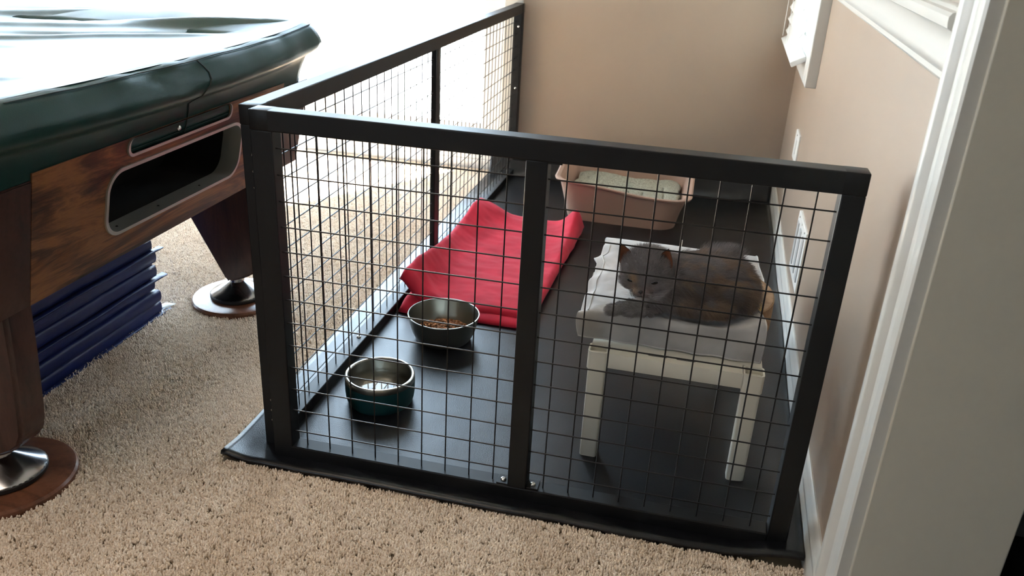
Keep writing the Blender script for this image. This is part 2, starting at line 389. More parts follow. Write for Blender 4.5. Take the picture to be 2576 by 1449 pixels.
b.box((cs+.09, 1.55, .735), (cs+.13, 1.59, 1.94)); b.box((cs+.09, 2.15, .735), (cs+.13, 2.19, 1.94)); b.box((cs+.09, 1.59, .735), (cs+.13, 2.15, .78)); b.box((cs+.09, 1.59, 1.32), (cs+.13, 2.15, 1.36)); b.box((cs+.09, 1.59, 1.9), (cs+.13, 2.15, 1.94))
skew(b).build('window_frame', M['frame'], w1)
b = MB(); b.box((cs+.107, 1.58, .77), (cs+.112, 2.16, 1.91)); skew(b).build('pane', M['glass'], w1)
bl = thing('window_blind', 'white slatted blind hanging at the window on the right wall', 'blind', (cs-.06, 1.87, .69))
b = MB(); mt = Matrix.Translation((cs-.056, 0, .702)) @ Matrix.Rotation(math.radians(-28), 4, 'Y')
b.box((-.026, 1.575, -.009), (.026, 2.265, .009), .003, mtx=mt); skew(b).build('bottom_rail', M['blind'], bl)
b = MB(); b.box((cs-.085, 1.565, 1.98), (cs-.034, 2.275, 2.04), .004); skew(b).build('head_rail', M['blind'], bl)
for k in range(28):
    z = .748 + k*.0445; b = MB(); mt = Matrix.Translation((cs-.056, 0, z)) @ Matrix.Rotation(math.radians(-58), 4, 'Y')
    b.box((-.025, 1.575, -.0014), (.025, 2.265, .0014), .001, 1, mtx=mt); skew(b).build('slat', M['blind'], bl)
for y in (1.66, 1.92, 2.18):
    b = MB(); b.tube([(cs-.083, y, .715), (cs-.083, y, 1.98)], .0009, 5); b.tube([(cs-.030, y, .69), (cs-.030, y, 1.98)], .0009, 5); skew(b).build('ladder_cord', M['cord'], bl)

# ------------------------------------------------------------------ wall plates
def plate(name, label, y0, y1, z0, z1, cat='outlet', n=2):
    x = WX((y0+y1)/2); t = thing(name, label, cat, (x, (y0+y1)/2, (z0+z1)/2))
    b = MB(); b.box((x-.007, y0, z0), (x+.004, y1, z1), .003, 2); b.build('cover_plate', M['plate'], t)
    w_ = (y1-y0)/n
    for k in range(n):
        yc = y0 + w_*(k+.5)
        b = MB(); b.box((x-.010, yc-.016, z0+.025), (x-.005, yc+.016, z1-.025), .002); b.build('receptacle' if cat == 'outlet' else 'blank_insert', M['socket'] if cat == 'outlet' else M['plate'], t)
        b = MB(); b.lathe([(0,.0015),(.0025,.001),(.003,0)], (0,0,0), 10, Matrix.Translation((x-.0070, yc, z1-.010)) @ Matrix.Rotation(-PI/2, 4, 'Y')); b.build('screw', M['bolt'], t)
    return t
plate('wall_outlet', 'wide white outlet plate with grey sockets low on the right wall', .925, 1.145, .155, .335, n=3)
plate('wall_plate', 'narrow white plate on the right wall below the window, nearest the back corner', 1.60, 1.72, .355, .455, 'wall plate', 1)

# ------------------------------------------------------------------ carpet pile (stuff)
def tuft(name, seed):
    r = random.Random(seed); b = MB()
    for q in range(3):
        a = q*2*PI/3 + r.uniform(-.4,.4); h = r.uniform(.009,.0120); ln_ = r.uniform(.002,.0052); a2 = a + r.uniform(.6,1.4)
        p0 = Vector((.0012*math.cos(a), .0012*math.sin(a), -.001)); p3 = Vector((ln_*math.cos(a), ln_*math.sin(a), h))
        p1 = p0 + Vector((.0012*math.cos(a2), .0012*math.sin(a2), h*.35)); p2 = p0 + Vector((.7*ln_*math.cos(a)-.0010*math.cos(a2), .7*ln_*math.sin(a), h*.75))
        b.tube([p0, p1, p2, p3], [.0015, .0020, .0020, .0010], 5)
    me = bpy.data.meshes.new(name); b.bm.to_mesh(me); b.bm.free(); me.materials.append(M['pile'])
    for p in me.polygons: p.use_smooth = True
    return bpy.data.objects.new(name, me)
tufts = [tuft('carpet_tuft', s) for s in (1, 2, 3, 4)]
MATX0, MATX1, MATY0 = -.178, 1.004, -.050
def pile_obj():
    b = MB()
    Rs = [(-1.25, MATX0-.003, -1.25, .55), (MATX0-.003, 1.10, -1.25, MATY0-.003),
          (-2.3, MATX0-.003, .55, 2.30)]
    st = .05
    for (x0, x1, y0_, y1_) in Rs:
        nx, ny = max(1, int((x1-x0)/st)), max(1, int((y1_-y0_)/st))
        b.grid([[(x0+(x1-x0)*i/nx, y0_+(y1_-y0_)*j/ny, -.003) for j in range(ny+1)] for i in range(nx+1)])
    # leave out what stands on the carpet
    bm = b.bm
    kill = [f for f in bm.faces if (lambda c: (c.x > WX(c.y)+.0) )(f.calc_center_median())]
    if kill: bmesh.ops.delete(bm, geom=kill, context='FACES')
    o = b.build('carpet_pile', M['carpet'], recalc=False)
    for p in o.data.polygons:
        if p.normal.z < 0: p.flip()
    ng = bpy.data.node_groups.new('carpet_pile', 'GeometryNodeTree')
    ng.interface.new_socket('Geometry', in_out='INPUT', socket_type='NodeSocketGeometry'); ng.interface.new_socket('Geometry', in_out='OUTPUT', socket_type='NodeSocketGeometry')
    N = ng.nodes; L = ng.links; gi = N.new('NodeGroupInput'); go = N.new('NodeGroupOutput'); jn = N.new('GeometryNodeJoinGeometry')
    for k, t in enumerate(tufts):
        dp = N.new('GeometryNodeDistributePointsOnFaces'); dp.inputs['Density'].default_value = 11500; dp.inputs['Seed'].default_value = k
        # density falls off with distance from the camera side
        oi_ = N.new('GeometryNodeObjectInfo'); oi_.inputs['Object'].default_value = t; oi_.transform_space = 'ORIGINAL'
        ip = N.new('GeometryNodeInstanceOnPoints')
        rv = N.new('FunctionNodeRandomValue'); rv.data_type = 'FLOAT_VECTOR'; rv.inputs[0].default_value = (-.45,-.45,0); rv.inputs[1].default_value = (.45,.45,6.28)
        rs = N.new('FunctionNodeRandomValue'); rs.data_type = 'FLOAT'; rs.inputs[2].default_value = .75; rs.inputs[3].default_value = 1.2; rs.inputs['Seed'].default_value = 5+k
        L.new(gi.outputs[0], dp.inputs['Mesh']); L.new(dp.outputs['Points'], ip.inputs['Points']); L.new(oi_.outputs['Geometry'], ip.inputs['Instance'])
        L.new(rv.outputs[0], ip.inputs['Rotation']); L.new(rs.outputs[1], ip.inputs['Scale']); L.new(ip.outputs[0], jn.inputs[0])
        # gentle large-scale lean so that the pile shows brushed patches
    L.new(gi.outputs[0], jn.inputs[0]); L.new(jn.outputs[0], go.inputs[0])
    md = o.modifiers.new('pile', 'NODES'); md.node_group = ng
    tag(o, 'beige cut-pile carpet tufts covering the room floor', 'carpet', kind='stuff')
pile_obj()

# ------------------------------------------------------------------ black vinyl floor mat
def mat_z(x, y):
    z = .0045
    z += .013*sstep(.88, 1.0, x)*(1+.5*math.sin(y*7+1))          # curls up at the baseboard
    z += .0025*fbm(x, y, 0, 2.2) + .004*math.exp(-((x-.93+(y-.75)*.15)/.03)**2)*sstep(.3,.6,y)*(1-sstep(1.0,1.3,y))
    z += .010*math.exp(-((x+.178)/.03)**2 - ((y+.05)/.05)**2) + .135*sstep(2.225, 2.298, y)**2
    return max(z, .0035) if -.10 < x < .99 else z
pts = []
nx, ny = 90, 150
for i in range(nx+1):
    row = []
    for j in range(ny+1):
        s_, t_ = i/nx, j/ny
        x = MATX0 + (WX(0)-.016-MATX0)*s_; y = MATY0 + (YB-.02-MATY0)*t_
        x += .021*y*s_
        if i == nx: x = WX(y)-.0155
        e = 1-min(1, min(s_*nx, t_*ny)/2.5)
        fy = -.008*math.sin(s_*3.0)*(1-t_)+.004*fbm(x*3, 0, 5)*(1-t_)
        z = mat_z(x, y) + .004*e
        row.append((x, y+fy, z))
    pts.append(row)
b = MB(); b.grid(pts)
o = b.build('floor_mat', M['vinyl'], smooth=3.14, solid=.009); 
tag(o, 'black grained vinyl mat spread under the pen', 'mat')

# ------------------------------------------------------------------ wire pen
pen = thing('wire_pen', 'black metal two-panel wire pen standing on the black mat around the cat', 'pet pen', (.46, 0, .004))
S = .0508; Z0 = .075; ZB, ZT = .006, .755; TB = .038
FX0, FX1 = -.071, .988; FY0, FY1 = -.0145, .0230
def rail(a, b_, name='rail', bev=.0025):
    m_ = MB(); m_.box(a, b_, bev); return m_.build(name, M['black'], pen, smooth=.35)
# front panel
rail((FX0, FY0, ZT-TB), (FX1, FY1, ZT), 'top_rail')
rail((FX0+.0375, FY0, ZB), (FX1-.0375, FY1, ZB+TB-.002), 'bottom_rail')
rail((FX0, FY0+.0004, ZB-.001), (-.028, FY1-.0004, ZT-TB+.001), 'post')
rail((FX1-.0375, FY0+.0004, ZB-.001), (FX1, FY1-.0004, ZT-TB+.001), 'post')
rail((.4400, FY0+.0008, ZB+TB-.004), (.4785, FY1-.0008, ZT-TB+.001), 'post')
def wire_grid(bay, name='wire_grid'):
    """bay: function (a, z) -> point; verticals at av, horizontals at zv"""
    P, av, zv, alo, ahi, off = bay
    b = MB(); r = .00150
    for a in av: b.tube([P(a, ZB+TB-.006, off), P(a, ZT-TB+.004, off)], r, 6)
    for z in zv: b.tube([P(alo, z, -off), P(ahi, z, -off)], r, 6)
    return b.build(name, M['wire'], pen, smooth=1.0)
zv = [Z0+S*j for j in range(13)]
PF = lambda a, z, o: (a, .0+o, z)
wire_grid((PF, [S*i for i in range(9)], zv, -.034, .444, .0012))
wire_grid((PF, [.5108+S*i for i in range(9)], zv, .474, .956, .0012))
# side panel, turned a touch out of square
yaw = .0042
def PS(a, z, o): return (-.0925 + yaw*a + o, a, z-.0025)
SX0, SX1 = -.1115, -.0735; SY0, SY1 = .0235, 2.305
def srail(x0, y0_, z0, x1, y1_, z1, name, bev=.0025):
    m_ = MB(); m_.box((x0, y0_, z0-.0025), (x1, y1_, z1-.0025), bev)
    for v in m_.bm.verts: v.co.x += yaw*v.co.y
    return m_.build(name, M['black'], pen, smooth=.35)
srail(SX0, SY0, ZT-TB, SX1, SY1, ZT, 'top_rail')
srail(SX0, SY0+.0375, ZB, SX1, SY1-.0375, ZB+TB-.002, 'bottom_rail')
srail(SX0+.0004, SY0, ZB-.001, SX1-.0004, SY0+.038, ZT-TB+.001, 'post')
srail(SX0+.0004, SY1-.038, ZB-.001, SX1-.0004, SY1, ZT-TB+.001, 'post')
srail(-.1005, 1.120, ZB+TB-.004, -.0835, 1.160, ZT-TB+.001, 'post')
wire_grid((PS, [.096+S*i for i in range(20)], zv, .055, 1.125, .0012))
wire_grid((PS, [1.7455-S*11+S*i for i in range(21)], zv, 1.155, 2.272, .0012))
# bolts, brackets and corner connector seams
def bolt(c, d, r=.0058, parent=None):
    q = Vector(d).normalized().to_track_quat('Z', 'Y').to_matrix().to_4x4()
    b = MB(); b.lathe([(r,0),(r,.0012),(r*.86,.0026),(r*.5,.0036),(r*.42,.0036),(r*.3,.0022),(0,.0020)], (0,0,0), 20, Matrix.Translation(c) @ q)
    return b.build('bolt', M['bolt'], parent or pen, smooth=.9)
def bracket(x0, x1, z, up=1, y0_=FY0+.004, y1_=FY1-.004):
    b = MB(); b.box((x0, y0_, z), (x1, y1_, z+.0025*up), .0006, 1); return b.build('bracket', M['black'], pen)
zt = ZB+TB-.002
br = bracket(.4165, .4405, zt); bolt((.4285, .0035, zt+.0025), (0,0,1), .0062, br)
br = bracket(.4780, .5020, zt); bolt((.4890, .0035, zt+.0025), (0,0,1), .0062, br)
zu = ZT-TB
br = bracket(.4165, .4405, zu, -1); bolt((.4285, .0035, zu-.0025), (0,0,-1), .0055, br)
br = bracket(.4780, .5020, zu, -1); bolt((.4890, .0035, zu-.0025), (0,0,-1), .0055, br)
for z in (.660, .628, .596, .125, .100, .075): bolt((-.0885, SY0-.0002, z), (0,-1,0), .0042)
for (y_, z) in ((.50, ZB+TB-.004), (1.10, ZB+TB-.004), (1.70, ZB+TB-.004), (2.22, ZB+TB-.004)): bolt((-.0925+yaw*y_, y_, z), (0,0,1), .006)
for (y_) in (.46, 1.175, 1.70, 2.25): bolt((-.0925+yaw*y_, y_, zu-.0025), (0,0,-1), .0055)
bolt((-.079, 2.268, .66), (0,-1,0), .005); bolt((-.079, 2.268, .40), (0,-1,0), .005); bolt((-.079, .30, ZB+.022), (1,0,0), .004)
# plastic corner caps: a hair proud of the tube so that the joint line shows
def cap(a, b_):
    m_ = MB(); m_.box(a, b_, .0022); return m_.build('corner_cap', M['black'], pen, smooth=.6)
cap((FX0-.00025, FY0-.00025, ZT-.0375), (FX0+.0385, FY1+.00025, ZT+.00025)); cap((FX1-.0385, FY0-.00025, ZT-.0375), (FX1+.00025, FY1+.00025, ZT+.00025))
cap((SX0-.00025, SY0-.00025, ZT-.040), (SX1+.00025, SY0+.0385, ZT-.00225))
cap((SX0-.0006+yaw*2.3, SY1-.0385, ZT-.040), (SX1+.0006+yaw*2.3, SY1+.0006, ZT-.0019))

# ------------------------------------------------------------------ pool table
PY0, PY1 = -.36, .80            # apron ends along y
PC = (PY0+PY1)/2
tb = thing('pool_table', 'pool table with figured wood apron and tapered legs under a green cover', 'pool table', (-1.5, PC, 0))
AT, AB = .665, .415             # apron top / bottom heights
def AX(z): return -.350 + (z-.64)*.2222
# apron face facing the pen, with two rounded openings
def panel_with_holes(y0, y1, z0, z1, holes, xf, thick, name, m_, parent):
    """flat slanted panel in (y,z) with rounded holes; tessellated by bmesh.ops.triangle_fill"""
    bm = bmesh.new(); loops = [[(y0, z0), (y1, z0), (y1, z1), (y0, z1)]] + holes; edges = []
    for lp in loops:
        vs = [bm.verts.new((xf(z), y, z)) for y, z in lp]
        for i in range(len(vs)): edges.append(bm.edges.new((vs[i], vs[(i+1) % len(vs)])))
    bmesh.ops.triangle_fill(bm, use_beauty=True, use_dissolve=False, edges=edges)
    r = bmesh.ops.extrude_face_region(bm, geom=list(bm.faces))
    bmesh.ops.translate(bm, verts=[v for v in r['geom'] if isinstance(v, bmesh.types.BMVert)], vec=(-thick, 0, 0))
    b = MB(); b.merge(bm); return b.build(name, m_, parent)
H1 = rrect(-.040, .455, .475, .606, .042, 8); H2 = rrect(.018, .390, .632, .662, .014, 6)
CB0, CB1 = -.2375, .655
panel_with_holes(CB0, CB1, AB, AT, [H1, H2], AX, .022, 'apron', M['rosewood'], tb)
def slab(y0, y1, x_in, name, m_, z0=AB, z1=AT-.012, dx=0.0):
    b = MB(); b.poly([(AX(z0)+dx, y0, z0), (AX(z0)+dx, y1, z0), (AX(z1)+dx, y1, z1), (AX(z1)+dx, y0, z1), (x_in, y0, z0), (x_in, y1, z0), (x_in, y1, z1), (x_in, y0, z1)],
        [(0,1,2,3), (7,6,5,4), (0,4,5,1), (3,2,6,7), (0,3,7,4), (1,5,6,2)])
    bmesh.ops.bevel(b.bm, geom=list(b.bm.edges), offset=.003, segments=2, affect='EDGES')
    return b.build(name, m_, tb)
slab(PY0, CB0-.0008, -.52, 'corner_block', M['walnut'], dx=.002); slab(CB1+.0008, PY1, -.52, 'corner_block', M['walnut'], dx=.002)
# long side aprons and far end
for y0_, y1_ in ((PY0+.02, PY0+.045), (PY1-.045, PY1-.02)):
    b = MB(); b.box((-2.62, y0_, AB), (-.47, y1_, AT), .003); b.build('apron', M['rosewood'], tb)
b = MB(); b.box((-2.66, PY0, AB), (-2.63, PY1, AT), .003); b.build('apron', M['rosewood'], tb)
b = MB(); b.box((-2.60, PY0+.045, AT-.05), (-.42, PY1-.045, AT+.06)); b.build('slate_bed', M['hole'], tb)
# ball return trays: dark pocket behind each opening and satin frame around it
def pocket(hole, depth, name):
    b = MB(); A = [(AX(z)-.001, y, z) for y, z in hole]; Bk = [(AX(z)-depth, y, z) for y, z in hole]; n = len(A)
    b.poly(A+Bk, [(i, (i+1) % n, n+(i+1) % n, n+i) for i in range(n)] + [tuple(range(n, 2*n))]); return b.build(name, M['hole'], tb)
pocket(rrect(-.046, .461, .469, .612, .045, 8), .20, 'ball_tray'); pocket(rrect(.014, .394, .628, .664, .014, 6), .12, 'ball_tray')
def frame(hole_o, hole_i, name, lip=.004, depth=.045):
    b = MB(); n = len(hole_o)
    R = [[(AX(z)+o, y, z) for y, z in h] for h, o in ((hole_o, -.001), (hole_o, lip), (hole_i, lip), (hole_i, -depth))]
    V = [p for r_ in R for p in r_]
    b.poly(V, [(k*n+i, k*n+(i+1) % n, (k+1)*n+(i+1) % n, (k+1)*n+i) for k in range(3) for i in range(n)])
    return b.build(name, M['alu'], tb, smooth=.7)
f1 = frame(rrect(-.045, .460, .470, .611, .046, 10), rrect(-.038, .453, .477, .604, .040, 10), 'tray_frame')
for y_, z_ in ((.02, .4785), (.16, .4775), (.32, .4775)):
    b = MB(); b.lathe([(.0028,0),(.002,.001),(0,.0012)], (0,0,0), 10, Matrix.Translation((AX(.478)-.018, y_, .4775))); b.build('screw', M['hole'], f1)
frame(rrect(.012, .396, .626, .664, .018, 8), rrect(.018, .390, .632, .664, .013, 8), 'tray_frame')
b = MB(); b.tube([(AX(.645)-.012, .04+.34*k/8, .640+.003*math.sin(k*PI/8)) for k in range(9)], .007, 8); b.build('tray_lip', M['rubber'], tb, smooth=1.2)
b = MB(); b.lathe([(0,.003),(.005,.002),(.006,0)], (0,0,0), 14, Matrix.Translation((AX(.648)+.002, .182, .650)) @ Matrix.Rotation(PI/2, 4, 'Y')); b.build('lock_button', M['bolt'], tb)
# legs: blade that tapers inward to the foot
def leg(cx, cy, sx):
    b = MB(); prof = [(-.210,.440),(-.018,.078),(-.010,.073),(.030,.086),(.062,.102),(.084,.120),(.096,.145),(.101,.180),(.112,.300),(.120,.440)]
    t = .034
    bm = bmesh.new(); vs = [bm.verts.new((cx+sx*x, cy-t, z)) for x, z in prof]; f = bm.faces.new(vs)
    r = bmesh.ops.extrude_face_region(bm, geom=[f]); bmesh.ops.translate(bm, verts=[v for v in r['geom'] if isinstance(v, bmesh.types.BMVert)], vec=(0, 2*t, 0))
    bmesh.ops.bevel(bm, geom=[e for e in bm.edges], offset=.007, segments=3, affect='EDGES')
    b.merge(bm); L_ = b.build('leg', M['walnut'], tb, smooth=.8)
    b = MB(); b.lathe([(0,.020),(.076,.020),(.080,.024),(.080,.031),(.077,.034)], (cx, cy, 0), 40); b.build('foot_ring', M['rubber'], L_, smooth=.6)
    b = MB(); b.lathe([(.078,.033),(.074,.0365),(.055,.047),(.034,.060),(.021,.068),(.020,.071),(.020,.098),(0,.098)], (cx, cy, 0), 48); b.build('levelling_foot', M['chrome'], L_, smooth=.6)
    b = MB(); b.lathe([(0,-.003),(.128,-.003),(.133,.002),(.133,.014),(.129,.019),(.122,.0205),(0,.0205)], (cx, cy, 0), 64); b.build('floor_pad', M['padwood'], L_, smooth=.6)
for cx, sx in ((-.545, 1), (-2.42, -1)):
    for cy in (-.236, .676): leg(cx, cy, sx)
# fitted vinyl cover
def cover_surface():
    X0, X1, Y0, Y1 = -2.72, -.305, -.450, .828
    ch = .055
    def outline(off):
        """closed list of points around the table, clockwise from near-left, with chamfered soft corners"""
        x0, x1, y0, y1 = X0-off, X1+off, Y0-off, Y1+off; c = max(.02, ch+off*.4); P = []
        def seg(a, b_, n):
            for k in range(n): P.append((a[0]+(b_[0]-a[0])*k/n, a[1]+(b_[1]-a[1])*k/n))
        seg((x1, y0+c), (x1, y1-c), 64); seg((x1, y1-c), (x1-c, y1), 8); seg((x1-c, y1), (x0+c, y1), 60); seg((x0+c, y1), (x0, y1-c), 5)
        seg((x0, y1-c), (x0, y0+c), 30); seg((x0, y0+c), (x0+c, y0), 5); seg((x0+c, y0), (x1-c, y0), 60); seg((x1-c, y0), (x1, y0+c), 8)
        return P
    # (offset, z) rings from hem to the table middle
    rings = [(-.047,.638),(-.044,.660),(-.040,.680),(-.034,.700),(-.026,.716),(-.012,.726),(.001,.733),(.008,.742),(.010,.752),(.007,.764),(.001,.776),(-.007,.788),(-.015,.796),(-.024,.800),(-.036,.8015),(-.055,.800),(-.085,.797),(-.12,.792),(-.16,.786),(-.20,.781)]
    G = []
    for off, z in rings:
        R = []
        for x, y in outline(off):
            bx = 0
            mid = math.cos((y-.20)/1.2*PI) if abs(y-.2) < .6 else 0
            dz = 0
            if z > .70:
                dz = -.012*max(0, mid)*(1 if z < .79 else .55) + .008*sstep(.55,.85,y)*(x > -1)
            else: dz = -.004*max(0, mid)
            if x > -.7 : bx = .016*max(0, mid)*sstep(.70,.74,z)*(1 if z < .80 else .7)
            w_ = .0035*fbm(x, y, z, 5.5) + .0018*fbm(x, y, z, 14)
            k = sstep(.72,.74,z)
            sg = -.010*math.exp(-((x*.5+y-.02+ (z-.75)*3)/.05)**2)*k if x > -.6 else 0   # a soft diagonal dent
            R.append((x+bx+w_*k*.8+sg*.6, y, z+dz+w_*.7*sstep(.75,.79,z)))
        G.append(R)
    return G
G = cover_surface()
b = MB(); n = len(G[0])
vs = [[b.bm.verts.new(p) for p in R] for R in G]
for k in range(len(G)-1):
    for i in range(n): b.bm.faces.new([vs[k][i], vs[k][(i+1) % n], vs[k+1][(i+1) % n], vs[k+1][i]])
skirt = b.build('cover', M['cover'], tb, smooth=3.14, solid=.0022)
# top sheet with wrinkles
def ctop(x, y):
    X0, X1, Y0, Y1 = -2.70, -.305, -.450, .828
    d = min(X1-x, y-Y0, Y1-y, x-X0); z = .8015 - .021*sstep(.03, .22, d)
    z += .0035*fbm(x, y, 1, 3.0)*sstep(.03,.2,d)
    for (ax, ay, bx_, by, h, w_) in ((-1.25,.02,-.40,.70,.007,.020),(-1.6,.20,-.42,.80,.009,.030),(-1.0,.35,-.36,.745,-.007,.022),(-1.45,-.05,-.75,.25,.006,.018),(-1.6,-.15,-.85,.06,-.006,.016),(-.9,.62,-.33,.79,.010,.022),(-1.5,.55,-.7,.82,.007,.03),(-.85,-.30,-.45,.0,.004,.03)):
        vx, vy = bx_-ax, by-ay; L_ = math.hypot(vx, vy); t = ((x-ax)*vx+(y-ay)*vy)/L_/L_; dd = abs((x-ax)*vy-(y-ay)*vx)/L_
        z += h*math.exp(-(dd/w_)**2)*sstep(-.05,.25,t)*(1-sstep(.8,1.05,t))*sstep(.0,.05,d)
    return z
NX, NY = 190, 110
b = MB(); P = []
for i in range(NX+1):
    row = []
    for j in range(NY+1):
        x = -2.66 + (2.66-.330)*i/NX; y = -.420 + 1.220*j/NY; z = ctop(x, y) - .0035
        e = min(-.330-x, y+.42, .80-y)
        mid = max(0, math.cos((y-.20)/1.2*PI)) if abs(y-.2) < .6 else 0
        z += -.0066*mid*math.exp(-(-.33-x)/.15) + .008*sstep(.55,.85,y)*math.exp(-(-.33-x)/.2) + .003*math.exp(-e/.02)
        row.append((x + .010*mid*math.exp(-(-.33-x)/.2), y, z))
    P.append(row)
b.grid(P); b.build('cover_top', M['cover'], skirt, smooth=3.14)
# seams: welt along the end and down the middle of the skirt
def ring_pt(k, y):
    R = [p for p in G[k] if p[0] > -.42]; R.sort(key=lambda p: p[1])
    for a, c_ in zip(R, R[1:]):
        if a[1] <= y <= c_[1]:
            t = (y-a[1])/max(1e-6, c_[1]-a[1]); return Vector(a).lerp(Vector(c_), t)
    return Vector(R[0] if y < R[0][1] else R[-1])
b = MB(); b.tube([ring_pt(12, -.30+1.08*k/70)+Vector((.0012,0,.0012)) for k in range(71)], .0011, 5); b.build('welt_seam', M['thread'], skirt)
b = MB(); b.tube([ring_pt(k, .205+.012*math.sin(k*.8)) + Vector((.0016,0,.0004)) for k in range(0, 13)], .0013, 6); b.build('welt_seam', M['thread'], skirt)
b = MB(); b.tube([ring_pt(0, -.32+1.09*k/50)+Vector((.0014,0,.006)) for k in range(51)], .0006, 4); b.build('hem_stitch', M['thread'], skirt)

# ------------------------------------------------------------------ folded navy exercise mat under the table
gm = thing('folding_mat', 'navy blue folded exercise mat lying under the pool table', 'exercise mat', (-.98, .05, 0))
NP = 6; ph = .0385
for k in range(NP):
    z0 = .004 + k*ph; z1 = z0+ph-.0006
    jx = .004*math.sin(k*2.3); jy = .008*math.sin(k*1.7+1)
    x1, x0_, y0_, y1_ = -.702+jx, -1.30, -.45, .522+jy
    R = []
    b = MB(); nu = 64
    per = []
    for q in range(nu+1):
        pass
    prof = [(-.010,0),(0,.006),(.0025,.5),(0,.994),(-.010,1)]
    rings = []
    for off, tz in [(-.006,0),(-.0012,.07),(.0006,.25),(.0012,.5),(.0006,.75),(-.0012,.93),(-.006,1)]:
        pts_ = []
        xx1, yy1, yy0, xx0 = x1+off, y1_+off, y0_-off, x0_-off
        for q in range(30): pts_.append((xx1, yy0+(yy1-yy0)*q/30))
        for q in range(12): pts_.append((xx1+(xx0-xx1)*q/12, yy1))
        for q in range(8): pts_.append((xx0, yy1+(yy0-yy1)*q/8))
        for q in range(12): pts_.append((xx0+(xx1-xx0)*q/12, yy0))
        rings.append([(px+.0018*fbm(px, py*1.0, z0*9, 9), py, z0+(z1-z0)*tz+.0015*fbm(px, py, k, 5)) for px, py in pts_])
    nn = len(rings[0]); b.poly([p for r_ in rings for p in r_], [(a*nn+i, a*nn+(i+1) % nn, (a+1)*nn+(i+1) % nn, (a+1)*nn+i) for a in range(len(rings)-1) for i in range(nn)] + [tuple(range(nn-1,-1,-1)), tuple(range((len(rings)-1)*nn, len(rings)*nn))])
    b.build('mat_panel', M['blue'], gm, smooth=1.2)
for z, e in ((.004+ph*5, .010), (.004+ph*3-.006, .012), (.005, .014)):
    P = []
    for i in range(41):
        y = -.44 + (.985+e)*i/40; w_ = .003*math.sin(y*21+z*50)
        P.append([(-.708, y, z+.002), (-.6965, y, z+.001+w_*.3), (-.691, y, z+w_*.5-.0005)])
    P += [[(-.72, .555, z+.003), (-.705, .560, z+.001), (-.70, .552, z)]] if False else []
    b = MB(); b.grid(P); b.build('edge_flap', M['blue'], gm, smooth=3.1, solid=.003)
    b = MB(); b.grid([[(-.697-.012*i, .515, z+.003), (-.697-.012*i, .520+e*.4+.003*math.sin(i), z-.004+.002*math.sin(i*1.3))] for i in range(20)]); b.build('edge_flap', M['blue'], gm, smooth=3.1, solid=.003)
b = MB(); b.grid([[(-.725, .53+.016*i, .0095+.003*math.sin(i)), (-.700+.002*i, .535+.016*i, .0095)] for i in range(4)]); b.build('white_tag', M['whiteflap'], gm, smooth=3.1, solid=.001, label='white fabric tag sticking out at the back corner')

# ------------------------------------------------------------------ white plastic table (stand for the cat)
TZ = .278
TX0, TX1, TY0, TY1 = .558, .915, .165, .842
st = thing('plastic_table', 'low cream plastic table with corner sockets standing on the black mat', 'table', (.735, .5, .0045))
def skx(x, y): return x   # axis aligned
def plate_xy(outl, holes, z0, z1):
    bm = bmesh.new(); edges = []
    for lp in [outl] + holes:
        vs = [bm.verts.new((x, y, z1)) for x, y in lp]
        for i in range(len(vs)): edges.append(bm.edges.new((vs[i], vs[(i+1) % len(vs)])))
    bmesh.ops.triangle_fill(bm, use_beauty=True, use_dissolve=False, edges=edges)
    r = bmesh.ops.extrude_face_region(bm, geom=list(bm.faces))
    bmesh.ops.translate(bm, verts=[v for v in r['geom'] if isinstance(v, bmesh.types.BMVert)], vec=(0, 0, z0-z1))
    b = MB(); b.merge(bm); return b
q = .0435; a_, b_, c_, d_ = TX0+.004, TX1-.004, TY0+.004, TY1-.004
plus = [(TX0+q, c_), (TX1-q, c_), (TX1-q, TY0+q), (b_, TY0+q), (b_, TY1-q), (TX1-q, TY1-q), (TX1-q, d_), (TX0+q, d_), (TX0+q, TY1-q), (a_, TY1-q), (a_, TY0+q), (TX0+q, TY0+q)]
b = plate_xy(plus, [rrect(cx-.0215, cx+.0215, TY0+.022, TY0+.033, .0054, 6) for cx in (.700, .758)], TZ-.004, TZ)
top = b.build('tabletop', M['plastic'], st)
for x0, x1, y0_, y1_ in ((TX0+q-.002, TX1-q+.002, TY0+.0035, TY0+.0075), (TX0+q-.002, TX1-q+.002, TY1-.0075, TY1-.0035), (TX0+.0035, TX0+.0075, TY0+q-.002, TY1-q+.002), (TX1-.0075, TX1-.0035, TY0+q-.002, TY1-q+.002)):
    b = MB(); b.box((x0, y0_, TZ-.034), (x1, y1_, TZ-.0005), .0012); b.build('side_apron', M['plastic'], st, smooth=.5)
